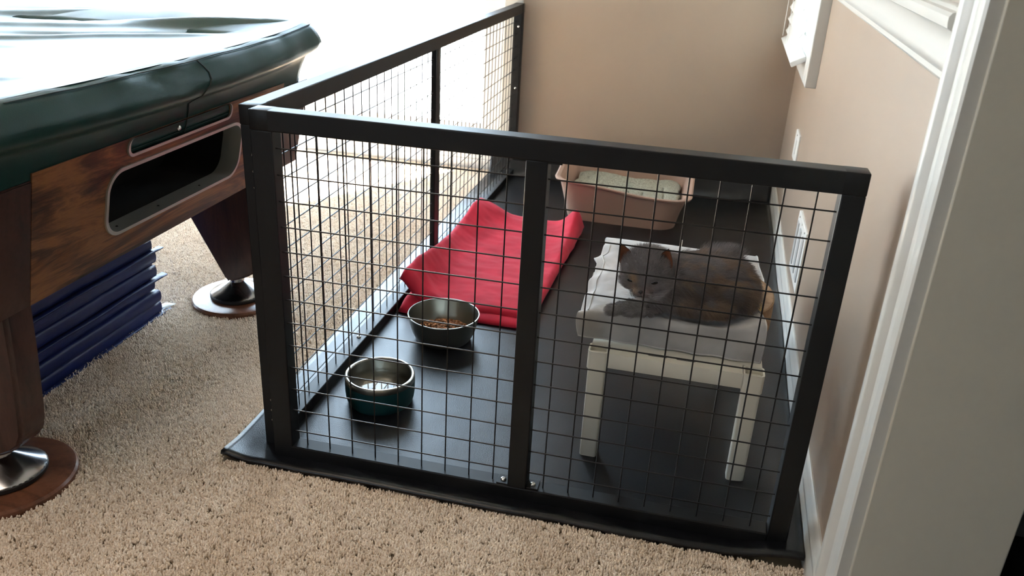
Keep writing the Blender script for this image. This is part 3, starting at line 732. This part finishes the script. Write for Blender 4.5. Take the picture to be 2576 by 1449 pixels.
for sx_, sy_ in ((0,0),(1,0),(0,1),(1,1)):
    x0 = TX0 if not sx_ else TX1-.042; y0_ = TY0 if not sy_ else TY1-.042
    o_ = rrect(x0, x0+.042, y0_, y0_+.042, .009, 6); i_ = rrect(x0+.0035, x0+.0385, y0_+.0035, y0_+.0385, .007, 6); n = len(o_)
    V = [(x, y, TZ-.040) for x, y in o_] + [(x, y, TZ+.001) for x, y in o_] + [(x, y, TZ+.001) for x, y in i_] + [(x, y, TZ-.014) for x, y in i_]
    b = MB(); b.poly(V, [(k*n+i, k*n+(i+1) % n, (k+1)*n+(i+1) % n, (k+1)*n+i) for k in range(3) for i in range(n)] + [tuple(range(3*n, 4*n)), tuple(range(n-1, -1, -1))])
    b.build('corner_socket', M['plastic'], st, smooth=.5)
    lx = x0+.021; ly = y0_+.021
    top_ = rrect(lx-.0185, lx+.0185, ly-.0185, ly+.0185, .006, 4)
    fx = lx - (.001 if not sx_ else -.001)*1; fy = ly + .010*(1 if not sy_ else -1)
    bot_ = rrect(fx-.0185, fx+.0185, fy-.0165, fy+.0165, .006, 4); bot2 = rrect(fx-.0165, fx+.0165, fy-.0145, fy+.0145, .005, 4); n = len(top_)
    V = [(x, y, TZ-.030) for x, y in top_] + [(x, y, .009) for x, y in bot_] + [(x, y, .005) for x, y in bot2]
    b = MB(); b.poly(V, [(k*n+i, k*n+(i+1) % n, (k+1)*n+(i+1) % n, (k+1)*n+i) for k in range(2) for i in range(n)] + [tuple(range(n)), tuple(range(3*n-1, 2*n-1, -1))])
    b.build('leg', M['plastic'], st, smooth=.5)

# ------------------------------------------------------------------ cardboard scratcher lying on the table
SCZ0, SCZ1 = TZ+.0015, TZ+.066
sc = thing('cardboard_scratcher', 'tan cardboard cat scratcher under the grey towel, its rounded end sticking out at the right', 'cat scratcher', (.745, .42, SCZ0))
b = MB(); o_ = rrect(.560, .936, .270, .600, .160, 16); n = len(o_)
V = [(x, y, SCZ0) for x, y in o_] + [(x, y, SCZ1-.002) for x, y in o_] + [(.745+(x-.745)*.985, .42+(y-.42)*.985, SCZ1) for x, y in o_]
b.poly(V, [(k*n+i, k*n+(i+1) % n, (k+1)*n+(i+1) % n, (k+1)*n+i) for k in range(2) for i in range(n)] + [tuple(range(n-1,-1,-1)), tuple(range(2*n, 3*n))])
b.build('cardboard_body', M['card'], sc, smooth=.5)
b = MB(); b.poly([(.884,.330,SCZ1+.0008),(.905,.340,SCZ1+.0008),(.905,.450,SCZ1+.0008),(.880,.440,SCZ1+.0008)], [(0,1,2,3)]); b.build('printed_label', M['yellow'], sc, label='yellow printed patch')

# ------------------------------------------------------------------ grey towel folded over the scratcher
def towel():
    nu, nv = 110, 110; P = []
    def sm(pts_, t):
        """smooth piecewise path through (y, z) knots by arc fraction"""
        n_ = len(pts_)-1; f = t*n_; i = min(n_-1, int(f)); u_ = f-i
        p0, p1, p2, p3 = pts_[max(0,i-1)], pts_[i], pts_[i+1], pts_[min(n_, i+2)]
        return [0.5*((2*p1[k]) + (-p0[k]+p2[k])*u_ + (2*p0[k]-5*p1[k]+4*p2[k]-p3[k])*u_*u_ + (-p0[k]+3*p1[k]-3*p2[k]+p3[k])*u_**3) for k in (0, 1)]
    zt = SCZ1+.0105
    for i in range(nu+1):
        s_ = i/nu; row = []
        lump = .012*math.exp(-((s_-.94)/.10)**2); yf = .224 - .006*s_
        kn = [(yf, TZ+.0040), (yf-.0035, TZ+.022), (yf-.0075, TZ+.044), (yf-.0085, zt-.014), (yf-.0015, zt-.002+lump*.5), (yf+.018, zt+lump), (yf+.06, zt+.001+lump*.5), (yf+.12, zt-.001), (yf+.18, zt), (yf+.24, zt), (yf+.30, zt), (yf+.37, zt-.001), (yf+.44, zt-.006), (yf+.50, zt-.030), (yf+.545, TZ+.006)]
        for j in range(nv+1):
            t = j/nv; y, z = sm(kn, t); x = .528 + .378*s_
            top_ = sstep(.20, .34, t)*(1-sstep(.78, .92, t)); fr_ = 1-sstep(.18, .34, t)
            z += (.0050*fbm(x, t*.6, 3, 9) + .0022*fbm(x, t*.6, 3, 26))*top_
            y += (-.0050*math.sin(s_*13+.8)*math.sin(min(1, t/.30)*PI) - .0025*math.sin(s_*31)*(1-t/.3))*fr_
            z -= .010*math.exp(-((x-.78)/.07)**2-((y-.245)/.035)**2)*sstep(.22,.32,t) + .005*math.exp(-((x-.62)/.05)**2-((y-.22)/.03)**2)*sstep(.22,.32,t)
            rs = sstep(.84, 1, s_); ls = sstep(.13, 0, s_) if False else 1-sstep(0, .13, s_)
            x2 = x - .026*rs*math.exp(-((y-.385)/.075)**2)*top_ + .012*rs*math.exp(-((y-.53)/.05)**2)*top_
            z -= rs*rs*.016*math.exp(-((y-.53)/.06)**2)*top_
            z -= ls*ls*(.012+.006*math.sin(y*60))*top_; x2 -= ls*(.012*max(0, math.sin(y*38+.6)))*sstep(.33,.42,y)*top_
            x2 -= .006*(1-s_)*math.sin(t/.3*PI)*fr_
            row.append((x2, y, z))
        P.append(row)
    return P
TW = towel()
b = MB(); b.grid(TW); tw = b.build('towel', M['grey'], smooth=3.14, solid=.0035)
tag(tw, 'light grey towel folded on the plastic table under the cat', 'towel')
def edge_line(pts_, r=.0016): 
    b = MB(); b.tube([Vector(p)+Vector((0,-.0005,.0006)) for p in pts_], r, 6); return b
edge_line([TW[i][0] for i in range(len(TW))], .0018).build('hem', M['hem'], tw)
edge_line([(TW[-1][j][0], TW[-1][j][1], TW[-1][j][2]) for j in range(len(TW[0]))], .0016).build('hem', M['hem'], tw)
b = MB(); b.tube([Vector(TW[5][j])+Vector((0,0,.0012)) for j in range(30, len(TW[0])-22)], .0012, 5); b.build('hem', M['hem'], tw)
# second fold of the towel peeping out at the left rear
b = MB(); P = []
for i in range(12):
    P.append([(.520+.050*i/11+.003*math.sin(j*.9), .44+.19*j/30, TZ+.020+.018*(i/11)+.009*math.sin(j*1.05+i*.2)*(1-i/14)) for j in range(31)])
b.grid(P); b.build('towel_fold', M['grey'], tw, smooth=3.14, solid=.004)
# thin pale stick behind the towel
b = MB(); b.box((.7145, .848, .006), (.7205, .855, TZ+.022), .0012); o = b.build('plastic_stick', M['plate']); tag(o, 'thin pale stick standing up behind the grey towel', 'stick')

# ------------------------------------------------------------------ litter box
lb = thing('litter_box', 'taupe plastic litter box standing on the mat by the back wall', 'litter box', (.47, 1.93, .0045))
def lring(z, g, dip=0, inset=0):
    x0, x1, y0_, y1_ = .262-g, .685+g, 1.735-g*.9, 2.150+g*.5
    pts_ = rrect(x0+inset, x1-inset, y0_+inset, y1_-inset, .075, 10); out = []
    for k in range(len(pts_)):      # resample long edges finer
        a, c_ = pts_[k], pts_[(k+1) % len(pts_)]; L_ = math.hypot(c_[0]-a[0], c_[1]-a[1]); m_ = 12 if L_ > .1 else 1
        for q in range(m_): out.append((a[0]+(c_[0]-a[0])*q/m_, a[1]+(c_[1]-a[1])*q/m_))
    res = []
    for x, y in out:
        zz = z
        if dip:
            f_ = 1-sstep(1.72, 1.95, y); zz = z + dip*f_*(-.030*sstep(.28,.62,x)) + dip*.028*sstep(1.75,2.0,y)
        res.append((x, y, zz))
    return res
LR = [(lring(.005, -.010)), (lring(.009, .000)), (lring(.080, .016)), (lring(.165, .036, 1)), (lring(.172, .052, 1)), (lring(.178, .054, 1)), (lring(.181, .048, 1)), (lring(.177, .036, 1)), (lring(.165, .030, 1)), (lring(.075, .010)), (lring(.020, -.010))]
n = len(LR[0]); b = MB(); b.poly([p for r_ in LR for p in r_], [(k*n+i, k*n+(i+1) % n, (k+1)*n+(i+1) % n, (k+1)*n+i) for k in range(len(LR)-1) for i in range(n)] + [tuple(range(n-1,-1,-1)), tuple(range(10*n, 11*n))])
b.build('pan', M['pinkbox'], lb, smooth=.7)
b = MB(); base_ = lring(.075, -.001); mx_, my_ = .4735, 1.942; P = []
for k in range(26):
    f_ = 1-k/25; P.append([(mx_+(x-mx_)*f_, my_+(y-my_)*f_, .082+.010*fbm(x*f_, y*f_, 2, 9)+.010*math.sin((mx_+(x-mx_)*f_)*9)) for x, y, z in base_ + base_[:1]])
b.grid(P)
o = b.build('cat_litter', M['litter'], smooth=3.14, solid=.02); tag(o, 'pale grey-green litter granules filling the taupe litter box', 'cat litter', kind='stuff')

# ------------------------------------------------------------------ red fleece blanket
def slab_cloth(corners, th, zfun, nu=60, nv=60, rnd=.5, z0=.006):
    """soft cushion-like folded cloth: corners FL, FR, BR, BL"""
    fl, fr, br_, bl_ = [Vector((*c_, 0)) for c_ in corners]; top_, bot_ = [], []
    for i in range(nu+1):
        s_ = i/nu; ra, rb = [], []
        for j in range(nv+1):
            t = j/nv; p = fl.lerp(fr, s_).lerp(bl_.lerp(br_, s_), t)
            e = min(s_, 1-s_)*nu/5; g_ = min(t, 1-t)*nv/5; q = min(1, e)*1.0; r_ = min(1, g_)
            f_ = math.sqrt(max(0, 1-(1-q)**2))*math.sqrt(max(0, 1-(1-r_)**2))
            off = zfun(p.x, p.y, s_, t)
            ex = .008*fbm(p.x, p.y, 4, 5)
            px, py = p.x + ex*(1-f_), p.y + ex*(1-f_)
            base = z0 + off[1]
            ra.append((px+off[2], py+off[3], base + th*.5 + (th*.5+off[0])*f_)); rb.append((px+off[2]*.6, py+off[3]*.6, base + th*.5 - th*.5*f_))
        top_.append(ra); bot_.append(rb)
    b = MB(); vt = [[b.bm.verts.new(p) for p in r_] for r_ in top_]; vb = [[None]*(nv+1) for _ in range(nu+1)]
    for i in range(nu+1):
        for j in range(nv+1):
            vb[i][j] = vt[i][j] if i in (0, nu) or j in (0, nv) else b.bm.verts.new(bot_[i][j])
    for i in range(nu):
        for j in range(nv):
            b.bm.faces.new([vt[i][j], vt[i+1][j], vt[i+1][j+1], vt[i][j+1]])
            try: b.bm.faces.new([vb[i][j+1], vb[i+1][j+1], vb[i+1][j], vb[i][j]])
            except ValueError: pass
    return b
def zf_top(x, y, s_, t):
    z = .004*fbm(x*1.3, y*1.6, 2, 4) + .0022*fbm(x*.4, y, 8, 22)
    ky = [(.70,.145),(.78,.145),(.95,.128),(1.10,.104),(1.25,.092),(1.36,.100),(1.48,.125),(1.57,.115),(1.62,.085)]
    L_ = ky[-1][1]
    for (a_, za), (b_, zb) in zip(ky, ky[1:]):
        if a_ <= y <= b_: L_ = za + (zb-za)*(y-a_)/(b_-a_); break
    if y < .70: L_ = .145
    wd = .050 + .03*sstep(1.2,1.5,y); e_ = math.exp(-((x+.066)/wd)**2)
    up = (L_-.046)*e_
    z += .022*math.exp(-((x-.03)/.05)**2-((y-1.56)/.05)**2)
    z += .042*math.exp(-((x-.325)/.045)**2-((y-1.58)/.11)**2)             # roll at the rear right
    z += .018*math.exp(-((x-.33)/.03)**2)*sstep(1.0,1.4,y)
    z -= .006*math.exp(-((x-.12)/.12)**2-((y-1.2)/.15)**2)
    z += .010*math.exp(-(((x-.02)+(y-.80)*.9)/.03)**2)*(y < 1.0)
    lift = up*(.80 if y < 1.3 else .80-.8*sstep(1.3,1.5,y))
    return (z+up-lift, .008+lift, 0, 0)
rb_ = thing('red_blanket', 'folded red fleece blanket lying on the black mat beside the food bowl', 'blanket', (.12, 1.15, .0045))
slab_cloth([(-.064,.752),(.335,.770),(.352,1.610),(-.060,1.62)], .036, zf_top, 84, 110).build('top_fold', M['red'], rb_, smooth=3.14)
def zf_low(x, y, s_, t):
    return (.004*fbm(x, y, 5, 6)+.030*math.exp(-((x+.06)/.05)**2-((y-.78)/.06)**2), 0, 0, 0)
slab_cloth([(-.060,.722),(.310,.728),(.330,1.50),(-.055,1.45)], .026, zf_low, 64, 70).build('under_fold', M['red'], rb_, smooth=3.14)

# ------------------------------------------------------------------ bowls
def bowl_tag(name, label, c_): return thing(name, label, 'bowl', c_)
fb = bowl_tag('food_bowl', 'plain dark steel bowl of dry cat food in front of the red blanket', (.112, .612, .0055))
b = MB(); cx, cy, z0 = .112, .612, .0055
b.lathe([(0,.001),(.058,.000),(.064,.003),(.076,.016),(.086,.036),(.092,.058),(.0955,.078),(.0975,.0835)], (cx, cy, z0), 96)
b.build('outer_shell', M['steeldk'], fb, smooth=.6)
b = MB(); b.lathe([(.0972,.083),(.0985,.0845),(.0975,.0862),(.0955,.0858),(.0935,.078),(.089,.055),(.083,.034),(.072,.015),(.058,.0075),(0,.0065)], (cx, cy, z0), 96)
b.build('inner_shell', M['steel'], fb, smooth=.6)
# kibble
b = MB()
for k in range(620):
    r_ = .072*math.sqrt(random.random()); a = random.random()*2*PI; px, py = cx+r_*math.cos(a), cy+r_*math.sin(a)*.96
    pz = z0+.018+.024*(1-(r_/.078)**2)*random.random()**.35*1.0 + .007*(r_/.072)**2 + .006
    bm = bmesh.new(); bmesh.ops.create_icosphere(bm, subdivisions=1, radius=1)
    mt = Matrix.Translation((px, py, pz)) @ Matrix.Rotation(random.uniform(0,6.3), 4, 'Z') @ Matrix.Rotation(random.uniform(-.7,.7), 4, 'X') @ Matrix.Diagonal((random.uniform(.0042,.0058), random.uniform(.0036,.0046), random.uniform(.0022,.003), 1))
    b.merge(bm, mt)
o = b.build('cat_kibble', M['kibble'], smooth=3.14); tag(o, 'small brown kibble pieces heaped in the dark steel bowl', 'cat food', kind='stuff')
WB = (.0625, .262)
wb = bowl_tag('water_bowl', 'teal insulated bowl with a steel rim holding water near the pen corner', (WB[0], WB[1], .0055))
cx, cy = WB; z0 = .0055
b = MB(); b.lathe([(0,.001),(.066,.000),(.071,.003),(.0765,.012),(.0805,.024),(.0822,.040),(.0826,.062),(.0826,.0665)], (cx, cy, z0), 96); b.build('outer_shell', M['teal'], wb, smooth=.6)
b = MB(); b.lathe([(.0824,.0660),(.0824,.0770),(.0815,.0795),(.0795,.0808),(.0765,.0806),(.0745,.0790),(.0735,.0760),(.0730,.060),(.0722,.0585),(.0715,.050),(.0690,.038),(.060,.024),(.046,.0165),(0,.0155)], (cx, cy, z0), 96); b.build('inner_shell', M['steel'], wb, smooth=.6)
b = MB(); b.poly([(cx+.0700*math.cos(2*PI*k/64), cy+.0700*math.sin(2*PI*k/64), z0+.0455) for k in range(64)], [tuple(range(64))]); o = b.build('drinking_water', M['water'], recalc=False); tag(o, 'clear still water reflecting the window in the teal bowl', 'water', kind='stuff')
# bits on the mat
def drop(name, x, y, r_, label, m_, cat):
    b = MB(); b.lathe([(r_, 0), (r_*.9, r_*.35), (r_*.5, r_*.6), (0, r_*.68)], (0,0,0), 16); o = b.build(name, m_, smooth=3.1); o.location = (x, y, .0052); tag(o, label, cat)
drop('water_drop', .480, .072, .0032, 'larger water drop on the mat just inside the middle post', M['water'], 'water drop')
drop('water_drop', .482, .050, .0026, 'smaller water drop on the mat nearest the bottom rail', M['water'], 'water drop')
b = MB(); b.tube([(.903,.036,.0075),(.921,.041,.0085),(.940,.035,.0080)], .0006, 5); o = b.build('bent_wire', M['bolt']); tag(o, 'short bent silver wire lying on the mat at the right front corner', 'wire')
lint = [(.533,.426,'pale lint speck on the mat left of the near left table leg'), (.735,.215,'tiny lint speck on the mat between the front table legs'), (.70,.085,'tiny lint speck on the mat in front of the table')]
for x, y, lab in lint:
    b = MB(); bm = bmesh.new(); bmesh.ops.create_icosphere(bm, subdivisions=1, radius=.0016); b.merge(bm, Matrix.Translation((x, y, .0066))); o = b.build('lint_speck', M['whiteflap']); tag(o, lab, 'lint')

# ------------------------------------------------------------------ cat
def ell(b, c_, r_, rot=None, sub=3):
    bm = bmesh.new(); bmesh.ops.create_icosphere(bm, subdivisions=sub, radius=1)
    mt = Matrix.Translation(c_) @ (rot or Matrix.Identity(4)) @ Matrix.Diagonal((*(r_ if isinstance(r_, tuple) else (r_,)*3), 1)); b.merge(bm, mt)
HC = Vector((.652, .262, .433))
Fd = Vector((-.09, -.90, -.30)).normalized(); Ud = Vector((-.10, -.30, .95)); Ud = (Ud - Fd*Ud.dot(Fd)).normalized(); Rd = Fd.cross(Ud).normalized()
Rd = -Rd if Rd.x < 0 else Rd
HM = Matrix(((Rd.x, Ud.x, Fd.x, HC.x), (Rd.y, Ud.y, Fd.y, HC.y), (Rd.z, Ud.z, Fd.z, HC.z), (0,0,0,1)))
def H(x, y, z): return HM @ Vector((x, y, z))
HR = HM.to_3x3().to_4x4()
b = MB()
for c_, r_ in (((0,.004,-.004),(.049,.043,.047)), ((-.025,-.012,.012),(.026,.023,.026)), ((.025,-.012,.012),(.026,.023,.026)), ((0,-.019,.032),(.020,.017,.020)),
               ((-.0085,-.021,.044),(.0115,.009,.010)), ((.0085,-.021,.044),(.0115,.009,.010)), ((0,-.031,.034),(.0105,.008,.012)), ((0,.000,.034),(.012,.018,.016)),
               ((-.018,.012,.026),(.016,.012,.014)), ((.018,.012,.026),(.016,.012,.014))):
    ell(b, H(*c_), r_, HR)
for c_, r_ in (((.668,.295,.398),(.050,.048,.045)), ((.690,.320,.400),(.060,.066,.050)), ((.700,.270,.388),(.052,.046,.034)), ((.740,.315,.396),(.072,.080,.048)),
               ((.790,.345,.398),(.076,.078,.052)), ((.825,.305,.388),(.052,.062,.040)), ((.800,.372,.396),(.064,.062,.046)), ((.745,.345,.398),(.062,.060,.046)), ((.822,.405,.400),(.034,.030,.036)),
               ((.842,.350,.392),(.036,.055,.042)), ((.768,.262,.378),(.075,.045,.024)),
               ((.672,.240,.376),(.030,.020,.018)), ((.645,.222,.3715),(.024,.016,.014)), ((.620,.206,.369),(.020,.014,.0125)), ((.600,.192,.3675),(.0165,.013,.0115)),
               ((.655,.205,.3675),(.020,.013,.011)), ((.634,.196,.3665),(.014,.012,.0105))):
    ell(b, Vector(c_), r_)
raw = b.build('cat_raw', M['grey'])
md = raw.modifiers.new('r', 'REMESH'); md.mode = 'VOXEL'; md.voxel_size = .0030
md = raw.modifiers.new('s', 'SMOOTH'); md.factor = .6; md.iterations = 7
dg = bpy.context.evaluated_depsgraph_get(); ev = raw.evaluated_get(dg)
cme = bpy.data.meshes.new_from_object(ev); cme.name = 'cat_body'
rme = raw.data; bpy.data.objects.remove(raw); bpy.data.meshes.remove(rme)
cme.materials.clear()
m = M['skin'] = mat('cat_skin', (.13,.12,.115), .9, spec=.1)
va = nd(m, 'ShaderNodeAttribute'); va.attribute_name = 'coat'; ln(m, va.outputs['Color'], bsdf(m).inputs['Base Color'])
m = M['fur'] = bpy.data.materials.new('cat_fur'); m.use_nodes = True
pb = bsdf(m); pb.inputs['Roughness'].default_value = .62; pb.inputs['Specular IOR Level'].default_value = .22
va = nd(m, 'ShaderNodeAttribute'); va.attribute_name = 'coat'; ln(m, va.outputs['Color'], pb.inputs['Base Color'])
cme.materials.append(M['skin'])
for p in cme.polygons: p.use_smooth = True
cat = bpy.data.objects.new('cat', cme); COL.objects.link(cat)
tag(cat, 'grey and brown cat lying on the grey towel with its head lowered', 'cat')
# move the origin to the resting point
org = Vector((.745, .330, .356)); cme.transform(Matrix.Translation(-org)); cat.location = org
HI = HM.inverted()
def coat(p):
    """colour of the coat at world point p, with shade painted in low down"""
    h = HI @ p; n1 = fbm(p.x, p.y, p.z, 28, 3); n2 = fbm(p.x+3, p.y, p.z, 60, 2)
    grey = Vector((.150, .138, .140)); brown = Vector((.200, .135, .085)); cream = Vector((.34, .27, .20)); pale = Vector((.30,.275,.27)); dark = Vector((.055,.047,.045))
    c_ = grey.copy()
    if h.length < .066 and h.z > -.035:
        c_ = Vector((.170,.160,.165))
        k = math.exp(-((h.x+.017)/.009)**2-((h.y-.010)/.011)**2); c_ = c_.lerp(Vector((.40,.27,.15)), min(1, k*.8))
        k = math.exp(-((h.x+.014)/.014)**2-((h.y+.014)/.010)**2); c_ = c_.lerp(Vector((.30,.21,.145)), k*.7)
        k = math.exp(-((h.x-.014)/.014)**2-((h.y+.016)/.012)**2); c_ = c_.lerp(Vector((.24,.18,.17)), k*.6)
        k = sstep(-.022, -.034, h.y)*(1 if h.z > .012 else .5); c_ = c_.lerp(Vector((.55,.52,.50)), k*math.exp(-((h.x+.010)/.018)**2))
        c_ = c_.lerp(pale, .35*sstep(.034,.048,abs(h.x)))
    else:
        k = sstep(-.15, .25, n1)*sstep(.70,.76,p.x)*(1-sstep(.36,.42,p.y)); c_ = c_.lerp(brown, .75*k)
        k = sstep(.25,.5,fbm(p.x, p.y+5, p.z, 34, 2)); c_ = c_.lerp(Vector((.26,.19,.12)), .6*k*sstep(.69,.74,p.x))
        k = sstep(.0,.35,fbm(p.x+9, p.y, p.z, 22, 2)); c_ = c_.lerp(dark, .85*k*(1-sstep(.385,.44,p.z)))  # dark patches low on the body: mostly shade put into the coat colour
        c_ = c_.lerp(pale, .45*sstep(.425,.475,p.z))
        if p.x < .665 and p.z < .392: c_ = c_.lerp(Vector((.27,.265,.265)), .7)
    c_ *= 1+.18*n2
    return c_
pos = np.empty(len(cme.vertices)*3, dtype=np.float32); cme.vertices.foreach_get('co', pos); pos = pos.reshape(-1, 3)
nor = np.empty(len(cme.vertices)*3, dtype=np.float32); cme.vertices.foreach_get('normal', nor); nor = nor.reshape(-1, 3)
ca = cme.attributes.new('coat', 'FLOAT_COLOR', 'POINT')
cols = np.ones((len(pos), 4), dtype=np.float32)
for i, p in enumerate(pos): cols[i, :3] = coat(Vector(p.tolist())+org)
ca.data.foreach_set('color', cols.ravel())
# fur strands
cme.calc_loop_triangles(); tri = np.empty(len(cme.loop_triangles)*3, dtype=np.int32); cme.loop_triangles.foreach_get('vertices', tri); tri = tri.reshape(-1, 3)
A, B_, C_ = pos[tri[:,0]], pos[tri[:,1]], pos[tri[:,2]]
area = np.linalg.norm(np.cross(B_-A, C_-A), axis=1)/2; area[(A[:,2] < -.003)] *= .12
NF = 62000
idx = rng.choice(len(tri), NF, p=area/area.sum()); u = rng.random(NF); v = rng.random(NF); fl = u+v > 1; u[fl] = 1-u[fl]; v[fl] = 1-v[fl]
P0 = A[idx] + (B_[idx]-A[idx])*u[:,None] + (C_[idx]-A[idx])*v[:,None]
Nn = nor[tri[idx,0]]*(1-u-v)[:,None] + nor[tri[idx,1]]*u[:,None] + nor[tri[idx,2]]*v[:,None]; Nn /= np.linalg.norm(Nn, axis=1)[:,None]
Pw = P0 + np.array(org)
K = 5; pts = np.empty((NF, K, 3), dtype=np.float32); cc = np.ones((NF, 4), dtype=np.float32); rad = np.empty((NF, K), dtype=np.float32)
Rn = np.array(HM.to_3x3()); hi = (Pw - np.array(HC)) @ Rn
keep = np.ones(NF, bool)
for i in range(NF):
    p = Pw[i]; n_ = Nn[i]; h = hi[i]; hl = math.sqrt(h[0]**2+h[1]**2+h[2]**2)
    head = hl < .066 and h[2] > -.03
    if head:
        # brushed away from the nose
        c_ = np.array((h[0], h[1]+.020, h[2]-.052)); c_ /= np.linalg.norm(c_)+1e-6; comb = Rn @ c_
        L_ = .0045 + .006*sstep(.02,-.02,h[2]) + .003*sstep(.035,.05,abs(h[0]))
        if h[2] > .036: L_ = .0028
        wn_, wc = .35, 1.0
        # keep strands out of the eyes
        if (abs(abs(h[0])-.0225) < .0075 and abs(h[1]-.001) < .0030 and h[2] > .015) or (abs(h[0]) < .0045 and abs(h[1]+.0125) < .0035 and h[2] > .03): keep[i] = False
    elif p[0] < .668 and p[2] < .388 and p[1] < .232:
        comb = np.array((-.9, -.5, 0)); L_ = .006; wn_, wc = .45, .8
    else:
        comb = np.array((.86, .25, -.45+ .9*(p[1] > .37))); comb = comb + .55*np.array(noise.noise_vector(Vector(p.tolist())*26)) + .35*np.array(noise.noise_vector(Vector(p.tolist())*70))
        comb /= np.linalg.norm(comb); L_ = .0165 + .006*noise.noise(Vector(p.tolist())*30); wn_, wc = .55, .85
        if p[1] > .40 and p[2] > .425: L_ = .028; wn_ = 1.0; comb = comb*.4 + np.array((.1,.1,.5))
        if p[2] < .372: L_ *= .6; wn_ = .25
    d = n_*wn_ + comb*wc + .22*rng.standard_normal(3); d -= n_*min(0, d @ n_)*.9; d /= np.linalg.norm(d)
    L_ *= .75+.5*rng.random(); bend = (comb*.35 + np.array((0,0,-.25)))*L_
    for k in range(K):
        t = k/(K-1); q = P0[i] + d*L_*t + bend*t*t*.6 + n_*L_*.12*math.sin(t*PI)
        if q[2] < .0008: q[2] = .0008 
        pts[i, k] = q; rad[i, k] = (.00019 if head else .00026)*(1-.8*t)
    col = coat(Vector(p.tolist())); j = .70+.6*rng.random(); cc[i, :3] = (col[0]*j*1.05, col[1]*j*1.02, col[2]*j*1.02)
pts = pts[keep]; cc = cc[keep]; rad = rad[keep]; nf = len(pts)
hc = bpy.data.hair_curves.new('fur'); hc.add_curves([K]*nf)
hc.attributes['position'].data.foreach_set('vector', pts.ravel())
ra = hc.attributes.get('radius') or hc.attributes.new('radius', 'FLOAT', 'POINT'); ra.data.foreach_set('value', rad.ravel())
at = hc.attributes.new('coat', 'FLOAT_COLOR', 'CURVE'); at.data.foreach_set('color', cc.ravel())
hc.materials.append(M['fur'])
fo = bpy.data.objects.new('fur', hc); COL.objects.link(fo); fo.parent = cat; fo['kind'] = 'stuff'
def catpart(b, name, m_, **kw):
    o = b.build(name, m_, cat, smooth=3.1, **kw); return o
M['earin'] = mat('ear_inner_skin', (.22,.075,.035), .7); bsdf(M['earin']).inputs['Subsurface Weight'].default_value = .3; bsdf(M['earin']).inputs['Subsurface Scale'].default_value = .01
M['earout'] = mat('ear_outer_fur', (.15,.135,.135), .9)
M['eye'] = mat('cat_eye', (.006,.005,.004), .25)
M['nose'] = mat('cat_nose', (.035,.028,.030), .4)
M['whisk'] = mat('whisker_hair', (.5,.5,.5), .5)
for s_ in (-1, 1):
    nu, nv = 12, 10; P = []
    tip = (.0475 if s_ > 0 else .0515)
    for i in range(nu+1):
        t = i/nu; row = []
        wd = .0225*(1-t)**.75*(1+.15*math.sin(t*PI))
        for j in range(nv+1):
            q = j/nv*2-1
            x = .0315 + (tip-.0315)*t**.9 + q*wd*.95; y = .018 + .041*t - abs(q)**2*.006*(1-t) - q*.004*(1-t); z = -.004 - .002*t - .013*(1-q*q)*(1-t)**.6 + .002*q
            row.append(H(s_*x, y, z))
        P.append(row)
    b = MB(); b.grid(P); e_ = catpart(b, 'ear', M['earin'], solid=0)
    Q = [[p_ + (HM.to_3x3() @ Vector((0,.0004,-.0014))) for p_ in row] for row in P]
    b = MB(); b.grid(Q); b.build('ear_back', M['earout'], e_, smooth=3.1)
    # short hairs fringing the ear
    b = MB(); ell(b, H(s_*.0225, .0010, .0335), (.0098,.0036,.0052), HR, 2); catpart(b, 'eye', M['eye'])
b = MB(); ell(b, H(0, -.0125, .0525), (.0052,.0038,.0035), HR, 2); ell(b, H(0, -.0160, .0525), (.0016,.0030,.0022), HR, 2); catpart(b, 'nose', M['nose'])
b = MB(); b.tube([H(-.011,-.0285,.0475), H(-.006,-.0262,.0520), H(0,-.0235,.0545), H(.006,-.0262,.0520), H(.011,-.0285,.0475)], .0007, 5); catpart(b, 'mouth', M['nose'])
for s_ in (-1, 1):
    for k in range(6):
        y_ = -.018-.0028*(k % 3); L_ = .035+.006*(k % 2)
        b = MB(); b.tube([H(s_*.012, y_, .050), H(s_*(.012+L_*.5), y_+.002*(2-k), .052), H(s_*(.012+L_), y_-.004+.003*(2-k), .044)], [.00022,.00016,.00006], 4); catpart(b, 'whisker', M['whisk'])
